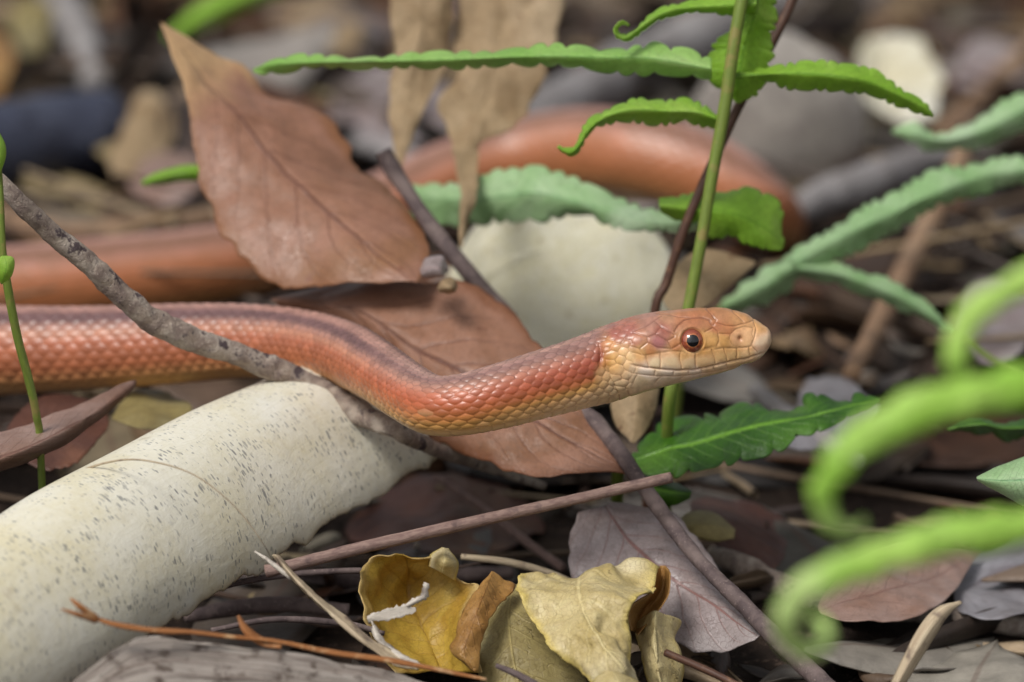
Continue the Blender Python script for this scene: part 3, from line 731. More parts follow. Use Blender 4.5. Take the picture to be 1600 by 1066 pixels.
def speckle_mat():
    m = NT('pale_speckled_sheath'); o = m.uv()
    ob = m.obj()
    n1 = m.noise(ob, 45, 5, .6); n2 = m.noise(ob, 700, 4, .65)
    c = m.mix(m.smooth(n1, .32, .68), S(226, 222, 206), S(216, 207, 176))
    c = m.mix(m.smooth(m.noise(ob, 22, 3), .5, .7), c, S(226, 225, 216))
    c = m.mix(.25, c, m.ramp(n2, [(.3, (.3,) * 3), (.7, (.7,) * 3)]), 'OVERLAY')
    mf = m.n('ShaderNodeMapping'); m.l(o, mf.inputs[0]); mf.inputs['Scale'].default_value = (9, 150, 1)
    fib = m.noise(mf.outputs[0], 1.0, 4, .65, .2)
    c = m.mix(m.math('MULTIPLY', m.smooth(fib, .48, .72), .18), c, S(170, 158, 120))
    c = m.mix(m.math('MULTIPLY', m.smooth(m.noise(ob, 70, 5, .7), .57, .72), .30), c, S(176, 160, 112))
    n2 = m.math('ADD', n2, m.math('MULTIPLY', fib, .4))
    mm = m.n('ShaderNodeMapping'); m.l(o, mm.inputs[0]); mm.inputs['Scale'].default_value = (120, 24, 1); mm.inputs['Rotation'].default_value = (0, 0, radians(8))
    mot = m.math('MULTIPLY', m.smooth(m.noise(mm.outputs[0], 1.0, 4, .7, .3), .54, .74), m.smooth(m.noise(o, 7, 3, .6), .38, .62))
    c = m.mix(m.math('MULTIPLY', mot, .42), c, S(146, 146, 140))
    c = m.mix(m.math('MULTIPLY', m.smooth(m.noise(ob, 120, 4, .65), .62, .74), .35), c, S(150, 128, 88))
    sepu = m.n('ShaderNodeSeparateXYZ'); m.l(o, sepu.inputs[0])
    c = m.mix(m.math('MULTIPLY', m.smooth(m.math('ADD', sepu.outputs[1], m.math('MULTIPLY', m.math('SUBTRACT', n1, .5), .10)), .955, 1.0), .5), c, S(150, 124, 82))
    # short dark dashes running round the roll, in drifts
    drift = m.noise(o, 9, 3, .6)
    for sc_, rot, sd_ in (((170, 20, 1), 6, 0.0), ((230, 30, 1), -9, 3.7), ((150, 26, 1), 18, 8.1)):
        mp = m.n('ShaderNodeMapping'); m.l(o, mp.inputs[0]); mp.inputs['Scale'].default_value = sc_; mp.inputs['Rotation'].default_value = (0, 0, radians(rot)); mp.inputs['Location'].default_value = (sd_, sd_, 0)
        nz = m.n('ShaderNodeTexNoise'); m.l(mp.outputs[0], nz.inputs['Vector']); nz.inputs['Scale'].default_value = 2.0
        vo = m.n('ShaderNodeTexVoronoi'); m.l(m.mix(.16, mp.outputs[0], nz.outputs[1], 'ADD'), vo.inputs['Vector']); vo.inputs['Scale'].default_value = 1.0
        sp = m.n('ShaderNodeSeparateColor'); m.l(vo.outputs['Color'], sp.inputs[0])
        size = m.math('MULTIPLY', m.math('SUBTRACT', m.math('ADD', m.math('MULTIPLY', sp.outputs[0], .55), m.math('MULTIPLY', drift, 1.5)), .76), .62)
        dash = m.math('MULTIPLY', m.smooth(m.math('SUBTRACT', size, vo.outputs['Distance']), 0.0, .09), m.math('ADD', .2, m.math('MULTIPLY', sp.outputs[1], .55)))
        c = m.mix(dash, c, S(98, 100, 104))
    return m.bsdf(c, .5, .4, m.math('ADD', n2, m.math('MULTIPLY', n1, .4)), .35, .0004)
MAT['sheath'] = speckle_mat()
MAT['greystone'] = leafmat('grey_rock', (172, 166, 158), (150, 144, 138), (188, 182, 170), rough=.7, spec=.3, scale=45, fine=.6, spots=(112, 104, 92))
MAT['stone'] = leafmat('pale_bark', (238, 234, 212), (228, 222, 192), (240, 238, 226), rough=.6, spec=.3, scale=60, fine=.5, spots=(186, 172, 130))

# ------------------------------------------------------------------ pale curled sheath under the snake
def build_sheath():
    A, B = P(-150, 1078, -.055), P(560, 690, .052)
    ra, rb = 158 * K * .94, 146 * K * 1.06
    nu, nv = 150, 90
    t = np.linspace(0, 1, nu)
    c = A[None] * (1 - t)[:, None] + B[None] * t[:, None]
    c = c + np.array([0, 0, 1.0]) * (.0022 * np.sin(pi * t))[:, None]
    ax = unit(B - A); toward = unit(-FWD - ax * (-FWD @ ax)); side = np.cross(ax, toward)
    if side @ UPV < 0: side = -side
    ph = np.linspace(0, 1, nv)
    rag = np.clip((1.05 - t) / .4, .25, 1) * .10 * fbm(np.stack([t * 26, 0 * t, 0 * t + 2], -1), 4) + .16 * np.maximum(0, vnoise(np.stack([t * 60, 0 * t, 0 * t], -1)) - .35)
    a0 = radians(116); a1 = (radians(-60) + radians(30) * t ** 2)[:, None]
    ang = a0 + (a1 - rag[:, None] * .8 - a0) * ph[None]
    r = (ra * (1 - t) + rb * t)[:, None] * (1 + .045 * vnoise(np.stack(np.broadcast_arrays(t[:, None] * 6, ph[None] * 4, 0 * ang), -1)) +   .0018 * fbm(np.stack(np.broadcast_arrays(t[:, None] * 14, ph[None] * 60, 0 * ang), -1), 3))
    # the near end of the roll is torn aslant, the far end drawn to a point on its lower side
    tt = t[:, None] - 0.0 * ph[None]
    G = c[:, None] + .004 * toward + (r * np.cos(ang) * .74)[..., None] * toward + (r * np.sin(ang))[..., None] * side
    G += ax * (np.where(t[:, None] > .8, (t[:, None] - .8) * 5, 0) * (ph[None] - .35) * .020)[..., None]
    o = sheet('palm_sheath', G, MAT['sheath'], thick=.0014)
    tag(o, 'pale cream curled sheath with dark specks lying under the snake', 'sheath')
build_sheath()

def q(o, label, cat, group=None): return tag(o, label, cat, group)

# second piece of pale bark behind the brown leaf
def build_pale_bark(c, sx, sy, sz, mk, name, lab, cat):
    nu, nv = 60, 90
    u = np.linspace(0.001, 1, nu)[:, None]; v = np.linspace(0, 2 * pi, nv, endpoint=False)[None]
    al = u * pi * .62
    d = np.stack(np.broadcast_arrays(np.sin(al) * np.cos(v), np.cos(al) + 0 * v, np.sin(al) * np.sin(v)), -1)
    d = d * (1 + .10 * fbm(d * 1.3 + 3, 2))[..., None]
    ex = unit(RGT + .25 * UPV); ez = unit(UPV - .25 * RGT); ey = -FWD
    G = c + d[..., 0:1] * sx * ex + d[..., 1:2] * sz * .6 * (unit(ey + 1.1 * UPV)) + d[..., 2:3] * sy * ez
    V = G.reshape(-1, 3)
    back = c + FWD * .02
    V = np.vstack([V, back[None], G[0].mean(0)[None]]); n = nu * nv; k = np.arange(nv); k2 = (k + 1) % nv
    F3 = np.vstack([np.stack([np.full(nv, n), (nu - 1) * nv + k, (nu - 1) * nv + k2], 1), np.stack([np.full(nv, n + 1), k2, k], 1)])
    uv = np.stack(np.broadcast_arrays(u, v / 6.283), -1).reshape(-1, 2); uv = np.vstack([uv, [[0, 0], [0, 0]]])
    o = mesh_np(name, V, grid_faces(nu, nv, True), MAT[mk], uv=uv, F3=F3)
    q(o, lab, cat)
build_pale_bark(P(880, 470, .135), 180 * K * 1.17, 150 * K * 1.17, .028, 'stone', 'bark_slab', 'smooth pale domed slab of bark behind the brown leaf', 'bark')
build_pale_bark(P(1215, 205, .33), 140 * K * 1.4, 100 * K * 1.4, .04, 'greystone', 'stone', 'rounded grey stone behind the arch of the far coil', 'stone')

# ------------------------------------------------------------------ fallen leaves
q(leaf('fallen_leaf', [(250, 33, .085), (270, 90, .08), (292, 160, .075), (302, 235, .07), (328, 320, .066), (368, 388, .06), (440, 446, .055), (540, 444, .05), (645, 440, .046)],
       [(250, 33, .085), (325, 135, .082), (405, 236, .074), (470, 300, .067), (527, 351, .06), (590, 400, .052), (645, 440, .046)],
       [(250, 33, .085), (325, 78, .09), (385, 103, .092), (420, 148, .09), (482, 166, .09), (530, 205, .086), (565, 258, .08), (615, 295, .074), (650, 345, .066), (672, 400, .056), (652, 441, .046)],
       MAT['leafA'], nu=90, nv=51, crinkle=.0011, cscale=70, vein=.0003, nvein=8, edge_noise=.05, bulge=.002, seed=1),
  'red brown dead leaf standing upright with its pointed tan tip in the air', 'leaf')
q(leaf('fallen_leaf', [(424, 468, .062), (480, 450, .066), (535, 437, .066), (610, 441, .062), (690, 443, .058), (748, 447, .056), (795, 484, .052), (838, 526, .046), (872, 580, .04), (910, 630, .034), (950, 690, .028), (993, 743, .022)],
       [(424, 468, .062), (550, 482, .055), (641, 540, .046), (719, 580, .039), (790, 622, .034), (857, 667, .028), (925, 705, .024), (993, 743, .022)],
       [(424, 470, .062), (500, 520, .064), (570, 600, .058), (640, 668, .046), (700, 700, .036), (760, 722, .028), (830, 748, .022), (905, 744, .02), (955, 735, .02), (993, 743, .022)],
       MAT['leafB'], nu=90, nv=51, crinkle=.0012, cscale=80, vein=.0003, nvein=9, edge_noise=.05, seed=2),
  'broad brown dead leaf behind and below the snake\'s raised neck', 'leaf')
tube_pts = [(985, 742, .022, 5), (1000, 744, .021, 5), (1018, 740, .02, 4)]
q(leaf('dry_leaf', [(612, -60, .12), (613, 40, .115), (609, 150, .11), (611, 215, .105), (624, 262, .10)], [(668, -60, .118), (664, 40, .112), (650, 130, .111), (634, 205, .104), (625, 262, .10)],
       [(712, -60, .12), (710, 50, .116), (698, 105, .114), (672, 148, .11), (652, 200, .105), (627, 262, .10)], MAT['tan'], crinkle=.0022, cscale=85, seed=3, vein=.0004, edge_noise=.06, thick=.0002),
  'narrow tan dry leaf hanging tip down above the dark twig', 'leaf')
q(leaf('dry_leaf', [(714, -60, .125), (712, 60, .12), (716, 118, .115), (682, 158, .11), (698, 200, .108), (712, 252, .095), (716, 300, .082), (713, 340, .075), (718, 385, .07)],
       [(795, -60, .123), (785, 60, .119), (765, 150, .113), (742, 205, .105), (728, 255, .096), (731, 300, .08), (726, 345, .073), (720, 385, .07)],
       [(882, -60, .125), (874, 50, .12), (846, 128, .115), (808, 196, .11), (756, 224, .104), (746, 256, .095), (748, 300, .082), (737, 348, .075), (722, 385, .07)], MAT['tan'], nu=80, crinkle=.0022, cscale=85, seed=4, vein=.0004, edge_noise=.06, thick=.0002),
  'wide tan dry leaf hanging down with a shrivelled stalk below', 'leaf')
q(leaf('fallen_leaf', [(-60, 690, .004), (20, 668, .012), (90, 640, .02), (150, 616, .027), (212, 594, .032)], [(-60, 735, -.006), (30, 705, .0), (100, 672, .01), (160, 636, .022), (212, 597, .032)],
       [(-60, 760, .002), (40, 722, .008), (110, 690, .016), (165, 650, .025), (213, 600, .032)], MAT['mauve_leaf'], crinkle=.0007, seed=5),
  'mauve brown curled leaf edge pointing up under the snake\'s body', 'leaf')
q(leaf('fallen_leaf', [(905, 800, .026), (888, 850, .024), (900, 910, .02), (960, 960, .022), (1050, 1005, .01), (1120, 1020, .002), (1178, 1000, -.004)],
       [(945, 790, .028), (980, 840, .022), (1030, 890, .016), (1090, 930, .01), (1140, 965, .004), (1185, 994, -.004)],
       [(950, 785, .030), (1040, 800, .027), (1090, 850, .022), (1130, 900, .016), (1160, 950, .01), (1190, 990, -.004)], MAT['grey_leaf'], crinkle=.0010, seed=6, vein=.0003, edge_noise=.04),
  'silvery grey dead leaf with reddish midrib under the forked twig', 'leaf')
q(leaf('fallen_leaf', [(540, 800, .10), (600, 760, .10), (680, 735, .10), (770, 745, .10), (850, 790, .10)], [(540, 830, .085), (620, 815, .082), (700, 805, .08), (780, 810, .085), (850, 830, .09)],
       [(545, 860, .07), (620, 870, .066), (700, 872, .064), (780, 868, .07), (850, 850, .08)], MAT['dark_leaf'], crinkle=.0014, seed=7, oval=.4),
  'dark brown leaf in the hollow below the snake\'s bend', 'leaf')
q(leaf('fallen_leaf', [(1075, 760, .07), (1130, 770, .075), (1190, 790, .078), (1240, 820, .075), (1262, 875, .065)], [(1080, 790, .058), (1130, 810, .056), (1180, 835, .055), (1225, 860, .056), (1260, 880, .063)],
       [(1085, 840, .05), (1130, 870, .048), (1180, 888, .046), (1225, 895, .05), (1258, 884, .062)], MAT['dark_leaf'], crinkle=.0010, seed=8, oval=.4),
  'chestnut brown cupped leaf beside the lowest green fern leaf', 'leaf')
q(leaf('fallen_leaf', [(1270, 900, .03), (1340, 870, .04), (1420, 850, .05), (1490, 850, .055), (1530, 860, .055)], [(1280, 950, .015), (1350, 935, .02), (1420, 915, .028), (1480, 890, .04), (1530, 862, .055)],
       [(1300, 985, .005), (1370, 985, .008), (1440, 965, .016), (1490, 925, .03), (1532, 866, .055)], MAT['mauve_leaf'], crinkle=.0012, seed=9, oval=.4),
  'brown leaf lying behind the lowest green crozier', 'leaf')
q(leaf('fallen_leaf', [(1310, 765, .13), (1330, 725, .14), (1370, 708, .145), (1420, 722, .14), (1428, 745, .135)], [(1310, 768, .13), (1345, 752, .128), (1380, 748, .128), (1410, 746, .13), (1428, 746, .135)],
       [(1312, 775, .13), (1350, 788, .118), (1385, 780, .118), (1415, 765, .125), (1428, 748, .135)], MAT['lilac_leaf'], crinkle=.0012, seed=10),
  'small lilac grey leaf framed by the middle green crozier', 'leaf')
q(leaf('fallen_leaf', [(1400, 735, .17), (1460, 690, .19), (1540, 650, .20), (1640, 620, .21)], [(1410, 790, .14), (1480, 750, .15), (1550, 720, .16), (1640, 690, .17)],
       [(1440, 830, .11), (1500, 800, .115), (1570, 775, .12), (1640, 760, .13)], MAT['lilac_leaf'], crinkle=.0020, cscale=50, seed=11, oval=.4, edge_noise=.05),
  'large grey leaf under the tip of the blue green leaf', 'leaf')
q(leaf('fallen_leaf', [(1480, 850, .07), (1530, 830, .08), (1590, 820, .085), (1660, 815, .09)], [(1490, 930, .04), (1540, 905, .05), (1590, 890, .055), (1660, 880, .06)],
       [(1500, 985, .015), (1550, 975, .02), (1600, 965, .025), (1660, 960, .03)], MAT['lilac_leaf'], crinkle=.0016, cscale=60, seed=12, oval=.4),
  'grey leaf resting on the thick grey stick', 'leaf')
q(leaf('dry_leaf', [(1040, 400, .075), (1090, 392, .08), (1140, 395, .08), (1182, 400, .078)], [(1035, 450, .07), (1080, 440, .07), (1130, 430, .072), (1180, 412, .076)],
       [(1030, 520, .065), (1075, 500, .066), (1125, 462, .07), (1178, 420, .076)], MAT['tan'], crinkle=.0010, seed=13, oval=.4),
  'folded tan leaf behind the fern stem above the snake\'s head', 'leaf')
q(leaf('dry_leaf', [(962, 560, .05), (958, 610, .046), (962, 660, .042), (985, 690, .038)], [(1000, 560, .046), (996, 610, .042), (992, 655, .04), (988, 692, .038)],
       [(1040, 560, .05), (1034, 610, .046), (1020, 660, .042), (992, 692, .038)], MAT['tan'], crinkle=.0010, seed=14),
  'tan leaf scrap standing below the snake\'s chin', 'leaf')

q(leaf('leaf_scrap', [(655, 420, .046), (665, 402, .045), (690, 398, .045), (702, 415, .046)], [(658, 428, .043), (672, 418, .041), (690, 418, .041), (702, 420, .045)], [(664, 436, .044), (680, 434, .042), (695, 432, .042), (703, 424, .046)], MAT['grey_leaf'], nu=24, nv=13, crinkle=.0006, cscale=200, seed=15),
  'tiny pale curled scrap stuck at the base of the upright leaf', 'leaf scrap')
q(leaf('leaf_scrap', [(684, 448, .044), (690, 436, .043), (708, 434, .043), (716, 446, .044)], [(684, 452, .042), (694, 448, .039), (708, 448, .039), (716, 450, .043)], [(688, 458, .043), (698, 460, .041), (708, 459, .041), (715, 454, .043)], MAT['tan'], nu=24, nv=13, crinkle=.0005, cscale=200, seed=16),
  'tiny tan husk on the top edge of the broad brown leaf', 'leaf scrap')
# yellow curled leaves in the foreground
t = thing('curled_leaf', 'yellow dead leaf with ochre folded edge standing in the front litter', 'leaf', P(650, 1010, -.01))
leaf('blade', [(625, 1048, -.012), (588, 1005, -.012), (563, 955, -.010), (562, 910, -.006), (577, 880, -.002), (618, 867, .0)], [(690, 1050, -.002), (665, 1000, .004), (645, 950, .008), (640, 910, .009), (637, 885, .006), (630, 868, .001)],
     [(745, 1050, -.016), (735, 1000, -.008), (742, 950, -.002), (750, 915, .002), (700, 898, .004), (645, 874, .001)], MAT['yellow'], t, crinkle=.0016, cscale=140, seed=21, vein=.0003, nvein=7, edge_noise=.02)
leaf('folded_edge', [(768, 892, -.004), (746, 925, -.008), (712, 985, -.014), (703, 1014, -.016), (740, 1050, -.018)], [(770, 893, -.0045), (752, 940, -.0115), (735, 985, -.0165), (725, 1020, -.018), (742, 1050, -.0185)],
     [(772, 893, -.004), (806, 916, -.004), (768, 962, -.012), (752, 1010, -.016), (746, 1050, -.018)], MAT['ochre'], t, crinkle=.0010, cscale=170, seed=22, edge_noise=.05, thick=.0002)
leaf('leaf_flap', [(668, 884, .004), (672, 866, .004), (690, 854, .004)], [(690, 896, .0), (694, 876, -.002), (695, 855, .003)], [(712, 908, .002), (717, 880, .002), (702, 856, .004)], MAT['cream'], t, nu=24, nv=15, crinkle=.0003, seed=23)
t = thing('curled_leaf', 'cream dead leaf rolled into a cup beside the yellow leaf', 'leaf', P(890, 1050, -.01))
leaf('blade', [(814, 892, -.006), (808, 925, -.012), (838, 980, -.018), (885, 1035, -.024), (930, 1068, -.028), (975, 1090, -.028)], [(905, 889, .0), (905, 930, -.016), (925, 980, -.024), (955, 1030, -.028), (975, 1060, -.028), (990, 1090, -.026)],
     [(1030, 888, .004), (1018, 925, -.010), (975, 955, -.018), (988, 1000, -.020), (992, 1040, -.022), (998, 1090, -.022)], MAT['cream'], t, crinkle=.0019, cscale=150, seed=24, vein=.0003, nvein=6, edge_noise=.02, nu=70, nv=45)
leaf('rolled_edge', [(1022, 890, .003), (1016, 925, -.006), (985, 952, -.012), (990, 985, -.014)], [(1036, 884, .006), (1034, 925, .006), (1008, 955, .002), (992, 988, -.006)],
     [(1046, 896, .0), (1043, 930, -.002), (1020, 962, -.006), (994, 990, -.012)], MAT['ochre'], t, crinkle=.0004, seed=25, nu=40, nv=21)
leaf('leaf_back', [(756, 935, .004), (750, 975, .0), (748, 1020, -.006), (760, 1090, -.01)], [(800, 915, .002), (795, 965, -.004), (800, 1020, -.010), (815, 1090, -.014)],
     [(850, 905, .002), (860, 965, -.002), (900, 1030, -.008), (930, 1090, -.01)], MAT['olive'], t, crinkle=.0010, cscale=110, seed=26, vein=.0003)
q(leaf('curled_leaf', [(1000, 975, -.002), (998, 1010, -.006), (1010, 1050, -.01), (1015, 1090, -.012)], [(1025, 955, -.008), (1022, 1000, -.014), (1030, 1045, -.016), (1035, 1090, -.016)],
       [(1062, 972, .0), (1052, 1010, -.006), (1060, 1050, -.008), (1062, 1090, -.01)], MAT['cream'], crinkle=.0014, cscale=120, seed=27, nu=40, nv=25),
  'small crumpled cream leaf at the right of the rolled cup leaf', 'leaf')
q(leaf('curled_leaf', [(920, 1092, -.03), (930, 1062, -.03), (950, 1049, -.03)], [(965, 1092, -.036), (965, 1070, -.036), (958, 1049, -.031)], [(1010, 1092, -.03), (998, 1066, -.03), (966, 1050, -.03)], MAT['cream'], crinkle=.0004, seed=28, nu=20, nv=15),
  'pale leaf tip poking up in front of the rolled cup leaf', 'leaf')

def gclip(pts, lift):
    """keep a blurred thing from sinking: no farther than where its line of sight meets the litter"""
    out = []
    for p in pts:
        lim = (CAM[2] - GROUND_Z - lift) / (sin(PITCH) - (533 - p[1]) * K / DIST * cos(PITCH)) - DIST
        out.append((p[0], p[1], min(p[2], lim)) + tuple(p[3:]))
    return out
# ------------------------------------------------------------------ twigs and dry stems
q(tube('fallen_branch', [(-60, 248, -.005, 14), (0, 287, -.002, 14), (45, 332, 0, 15), (90, 372, .003, 17), (140, 412, .006, 17), (190, 462, .010, 18), (240, 502, .014, 20), (300, 530, .018, 20), (360, 550, .022, 18), (420, 573, .026, 17.5), (480, 600, .029, 19), (520, 622, .029, 20), (565, 647, .026, 17), (620, 673, .020, 14), (690, 706, .034, 11), (770, 732, .046, 9), (850, 760, .055, 6)], MAT['bark'], nu=340, nv=36, bump=.13, bscale=420, knots=.16, seed=1),
  'thick grey bark branch slanting down in front of the snake', 'branch')
q(tube('twig', [(415, 893, -.012, 10), (450, 885, -.012, 9.5), (560, 857, -.008, 9.5), (690, 827, -.004, 9.5), (800, 802, 0, 9), (900, 780, .003, 8.5), (990, 759, .005, 8.5), (1049, 746, .006, 8.5)], MAT['bark2'], nu=160, nv=20, bump=.04, bscale=500, ridge=.035, nridge=8, seed=2),
  'straight mauve brown twig propped over the yellow leaves', 'twig')
q(tube('twig', [(900, 640, .034, 9), (925, 655, .032, 13), (960, 695, .026, 13), (1000, 752, .018, 12), (1050, 822, .012, 12), (1100, 884, .006, 12), (1150, 933, 0, 13), (1200, 985, -.006, 14), (1250, 1035, -.012, 15), (1310, 1090, -.018, 15)], MAT['bark3'], nu=140, nv=18, bump=.10, bscale=350, knots=.2, seed=3),
  'dark purplish twig running from the brown leaf to the lowest crozier', 'twig')
q(tube('twig', [(598, 236, .07, 12), (612, 262, .07, 15), (640, 305, .068, 12), (680, 362, .064, 13), (715, 405, .062, 13), (750, 446, .062, 13), (800, 500, .064, 12)], MAT['bark3'], nu=80, nv=16, bump=.08, bscale=300, seed=4),
  'short dark twig beside the upright red brown leaf', 'twig')
q(tube('twig', [(680, 745, .08, 5), (760, 798, .07, 6), (820, 845, .06, 7), (880, 888, .05, 7)], MAT['bark2'], nu=50, nv=12, bump=.05, seed=5), 'thin reddish twig crossing below the straight mauve twig', 'twig')
q(tube('stick', [(1110, 862, .05, 12), (1170, 890, .045, 17), (1240, 925, .04, 20), (1320, 942, .036, 18), (1400, 952, .034, 17), (1500, 966, .033, 17), (1660, 985, .034, 17)], MAT['bark'], nu=110, nv=18, bump=.12, bscale=250, knots=.2, seed=6), 'thick grey stick under the lowest green crozier', 'stick')
q(tube('stick', gclip([(1330, 585, .26, 14), (1370, 510, .25, 17), (1410, 430, .24, 18), (1450, 350, .24, 18), (1490, 270, .25, 16), (1520, 200, .27, 14)], .014), MAT['brownwood'], nu=60, nv=14, bump=.1, bscale=150, seed=7), 'upright pinkish tan stick behind the blue green fern', 'stick')
q(tube('stick', gclip([(1470, 210, .44, 16), (1520, 165, .44, 18), (1570, 118, .45, 19), (1660, 40, .46, 20)], .014), MAT['brownwood'], nu=50, nv=14, bump=.1, bscale=150, seed=8), 'brown stick leaning behind the topmost blue green fern leaf', 'stick')
q(tube('stick', gclip([(1240, 330, .36, 22), (1300, 305, .36, 30), (1380, 275, .36, 30), (1440, 250, .37, 24), (1500, 235, .38, 18)], .014), MAT['greywood'], nu=50, nv=16, bump=.12, bscale=120, seed=9), 'lilac grey stick lying below the curled white leaf', 'stick')
q(tube('fallen_log', gclip([(790, 235, .50, 36), (850, 185, .50, 44), (930, 140, .50, 46), (1020, 95, .51, 46), (1120, 45, .52, 44), (1220, 0, .53, 40)], .014), MAT['greywood'], nu=70, nv=22, bump=.10, bscale=80, seed=10), 'lilac grey log slanting up behind the long fern leaf', 'log')
q(tube('fallen_log', gclip([(-180, 250, .40, 66), (-60, 235, .40, 68), (40, 222, .40, 70), (120, 212, .40, 70), (175, 206, .40, 64), (192, 204, .40, 40)], .014), MAT['navy'], nu=60, nv=26, bump=.06, bscale=60, seed=11), 'blue black charred log at the edge of the leaf litter', 'log')
q(tube('fallen_log', gclip([(60, -80, .62, 26), (95, 0, .58, 30), (128, 60, .55, 28), (150, 130, .52, 24)], .014), MAT['greywood'], nu=50, nv=16, bump=.1, bscale=80, seed=12), 'blue grey stick standing behind the charred log', 'stick')
q(tube('stick', gclip([(0, 340, .33, 20), (90, 372, .31, 24), (200, 362, .31, 24), (330, 345, .32, 20)], .014), MAT['brownwood'], nu=50, nv=14, bump=.1, bscale=120, seed=13), 'weathered brown stick lying behind the snake\'s far coil', 'stick')
q(tube('stick', gclip([(505, 210, .36, 12), (560, 222, .35, 15), (620, 242, .34, 15), (690, 262, .34, 14)], .014), MAT['greywood'], nu=40, nv=12, bump=.1, bscale=120, seed=14), 'thin grey stick behind the hanging tan leaves', 'stick')
q(tube('stick', [(380, 905, .06, 10), (470, 905, .055, 13), (560, 908, .05, 14), (680, 900, .05, 13), (800, 895, .055, 10)], MAT['bark3'], nu=60, nv=14, bump=.08, seed=15), 'dark stick lying behind the yellow curled leaf', 'stick')
q(tube('stick', [(290, 965, .03, 10), (370, 950, .028, 13), (450, 945, .026, 13), (545, 955, .026, 11)], MAT['bark3'], nu=60, nv=14, bump=.08, seed=16), 'black stick in the shade beside the pale sheath', 'stick')
q(tube('stick', gclip([(1180, 610, .21, 12), (1230, 650, .20, 16), (1290, 690, .19, 18), (1340, 720, .18, 14)], .014), MAT['greywood'], nu=40, nv=14, bump=.1, bscale=150, seed=17), 'grey stick in the hollow right of the snake\'s snout', 'stick')

for k, (pts, lab) in enumerate([
        ([(300, 930, .0, 4), (400, 905, .004, 5), (520, 893, .008, 5), (640, 892, .01, 4)], 'dark thin stem touching the top of the yellow curled leaf'),
        ([(330, 985, -.02, 4), (430, 968, -.016, 5), (540, 975, -.014, 5), (600, 990, -.012, 4)], 'thin black stem in front of the black stick'),
        ([(720, 870, .02, 5), (800, 880, .02, 6), (880, 905, .02, 6), (950, 950, .016, 5)], 'dull olive stem behind the rolled cup leaf'),
        ([(1040, 1020, -.015, 6), (1110, 1050, -.02, 6), (1180, 1085, -.024, 6)], 'brown stem under the dark purplish twig\'s lower end'),
        ([(775, 1040, -.03, 4), (810, 1055, -.031, 6), (850, 1078, -.032, 6)], 'short black stem in front of the olive leaf back')]):
    q(tube('dry_straw', pts, MAT[['bark3', 'bark3', 'straw', 'stem_brown', 'bark3'][k]], nu=40, nv=10, bump=.06, seed=40 + k), lab, 'straw')

# dry grass, shreds, orange sheath strands, weathered wood at the front
t = thing('dry_grass', 'split grey dry grass blade with frayed bleached tip', 'grass blade', P(560, 1020, -.03))
leaf('blade', [(424, 868, -.020), (455, 905, -.022), (500, 945, -.024), (560, 990, -.026), (600, 1030, -.028)], [(430, 866, -.021), (468, 912, -.026), (520, 962, -.028), (570, 1005, -.030), (615, 1040, -.030)],
     [(436, 867, -.020), (480, 915, -.022), (540, 965, -.024), (600, 1010, -.026), (655, 1045, -.028)], MAT['straw'], t, crinkle=.0004, cscale=200, thick=.0003, seed=31)
tube('splinter', [(398, 862, -.02, 1.5), (418, 875, -.021, 3.5), (440, 892, -.022, 4), (455, 905, -.022, 3)], MAT['shred'], t, nu=30, nv=8)
t = thing('fibre_shred', 'bleached white shred of fibre bent over the yellow leaf', 'fibre', P(590, 1010, -.02))
leaf('strip', [(573, 963, -.02), (600, 952, -.022), (632, 945, -.022), (650, 950, -.022)], [(574, 968, -.0205), (605, 960, -.022), (635, 955, -.022), (650, 953, -.022)], [(576, 974, -.02), (608, 968, -.022), (638, 961, -.022), (650, 957, -.022)], MAT['shred'], t, nu=40, nv=9, crinkle=.00012, cscale=300, edge_noise=.3, thick=.00015, seed=32)
leaf('strip', [(633, 944, -.022), (648, 934, -.022), (658, 928, -.022), (662, 912, -.022), (667, 911, -.022)], [(635, 947, -.0225), (651, 938, -.0225), (662, 932, -.0225), (666, 915, -.0225), (669, 912, -.022)], [(637, 949, -.022), (655, 941, -.022), (667, 935, -.022), (670, 920, -.022), (671, 913, -.022)], MAT['shred'], t, nu=40, nv=7, crinkle=.0001, cscale=300, edge_noise=.3, thick=.00015, seed=33)
leaf('strip', [(578, 970, -.021), (584, 995, -.024), (605, 1018, -.026), (640, 1036, -.028)], [(582, 972, -.022), (592, 998, -.025), (615, 1020, -.027), (650, 1040, -.028)], [(586, 971, -.021), (602, 1000, -.024), (628, 1022, -.026), (662, 1040, -.028)], MAT['shred'], t, nu=40, nv=7, crinkle=.0003, cscale=300, edge_noise=.3, thick=.00015, seed=34)
t = thing('sheath_strand', 'orange brown dry strand with a split feathery end over the pale sheath', 'strand', P(300, 1010, -.05))
tube('strand', [(138, 962, -.058, 4), (180, 976, -.057, 8), (240, 985, -.055, 8), (300, 988, -.052, 7), (360, 995, -.049, 6), (430, 1002, -.046, 6), (520, 1020, -.043, 8), (620, 1034, -.040, 8), (760, 1062, -.036, 5)], MAT['orange_strand'], t, nu=90, nv=12, flat=.5, bump=.1, seed=35)
tube('barb', [(110, 935, -.060, 2), (125, 948, -.060, 5), (150, 966, -.058, 6)], MAT['orange_strand'], t, nu=20, nv=8, seed=36)
tube('barb', [(96, 952, -.062, 1.5), (120, 960, -.061, 4), (150, 970, -.058, 5)], MAT['orange_strand'], t, nu=20, nv=8, seed=37)
tube('barb', [(372, 962, -.047, 3), (385, 985, -.047, 9), (410, 1003, -.046, 9), (440, 1010, -.046, 6)], MAT['orange_strand'], t, nu=24, nv=10, flat=.5, seed=38)
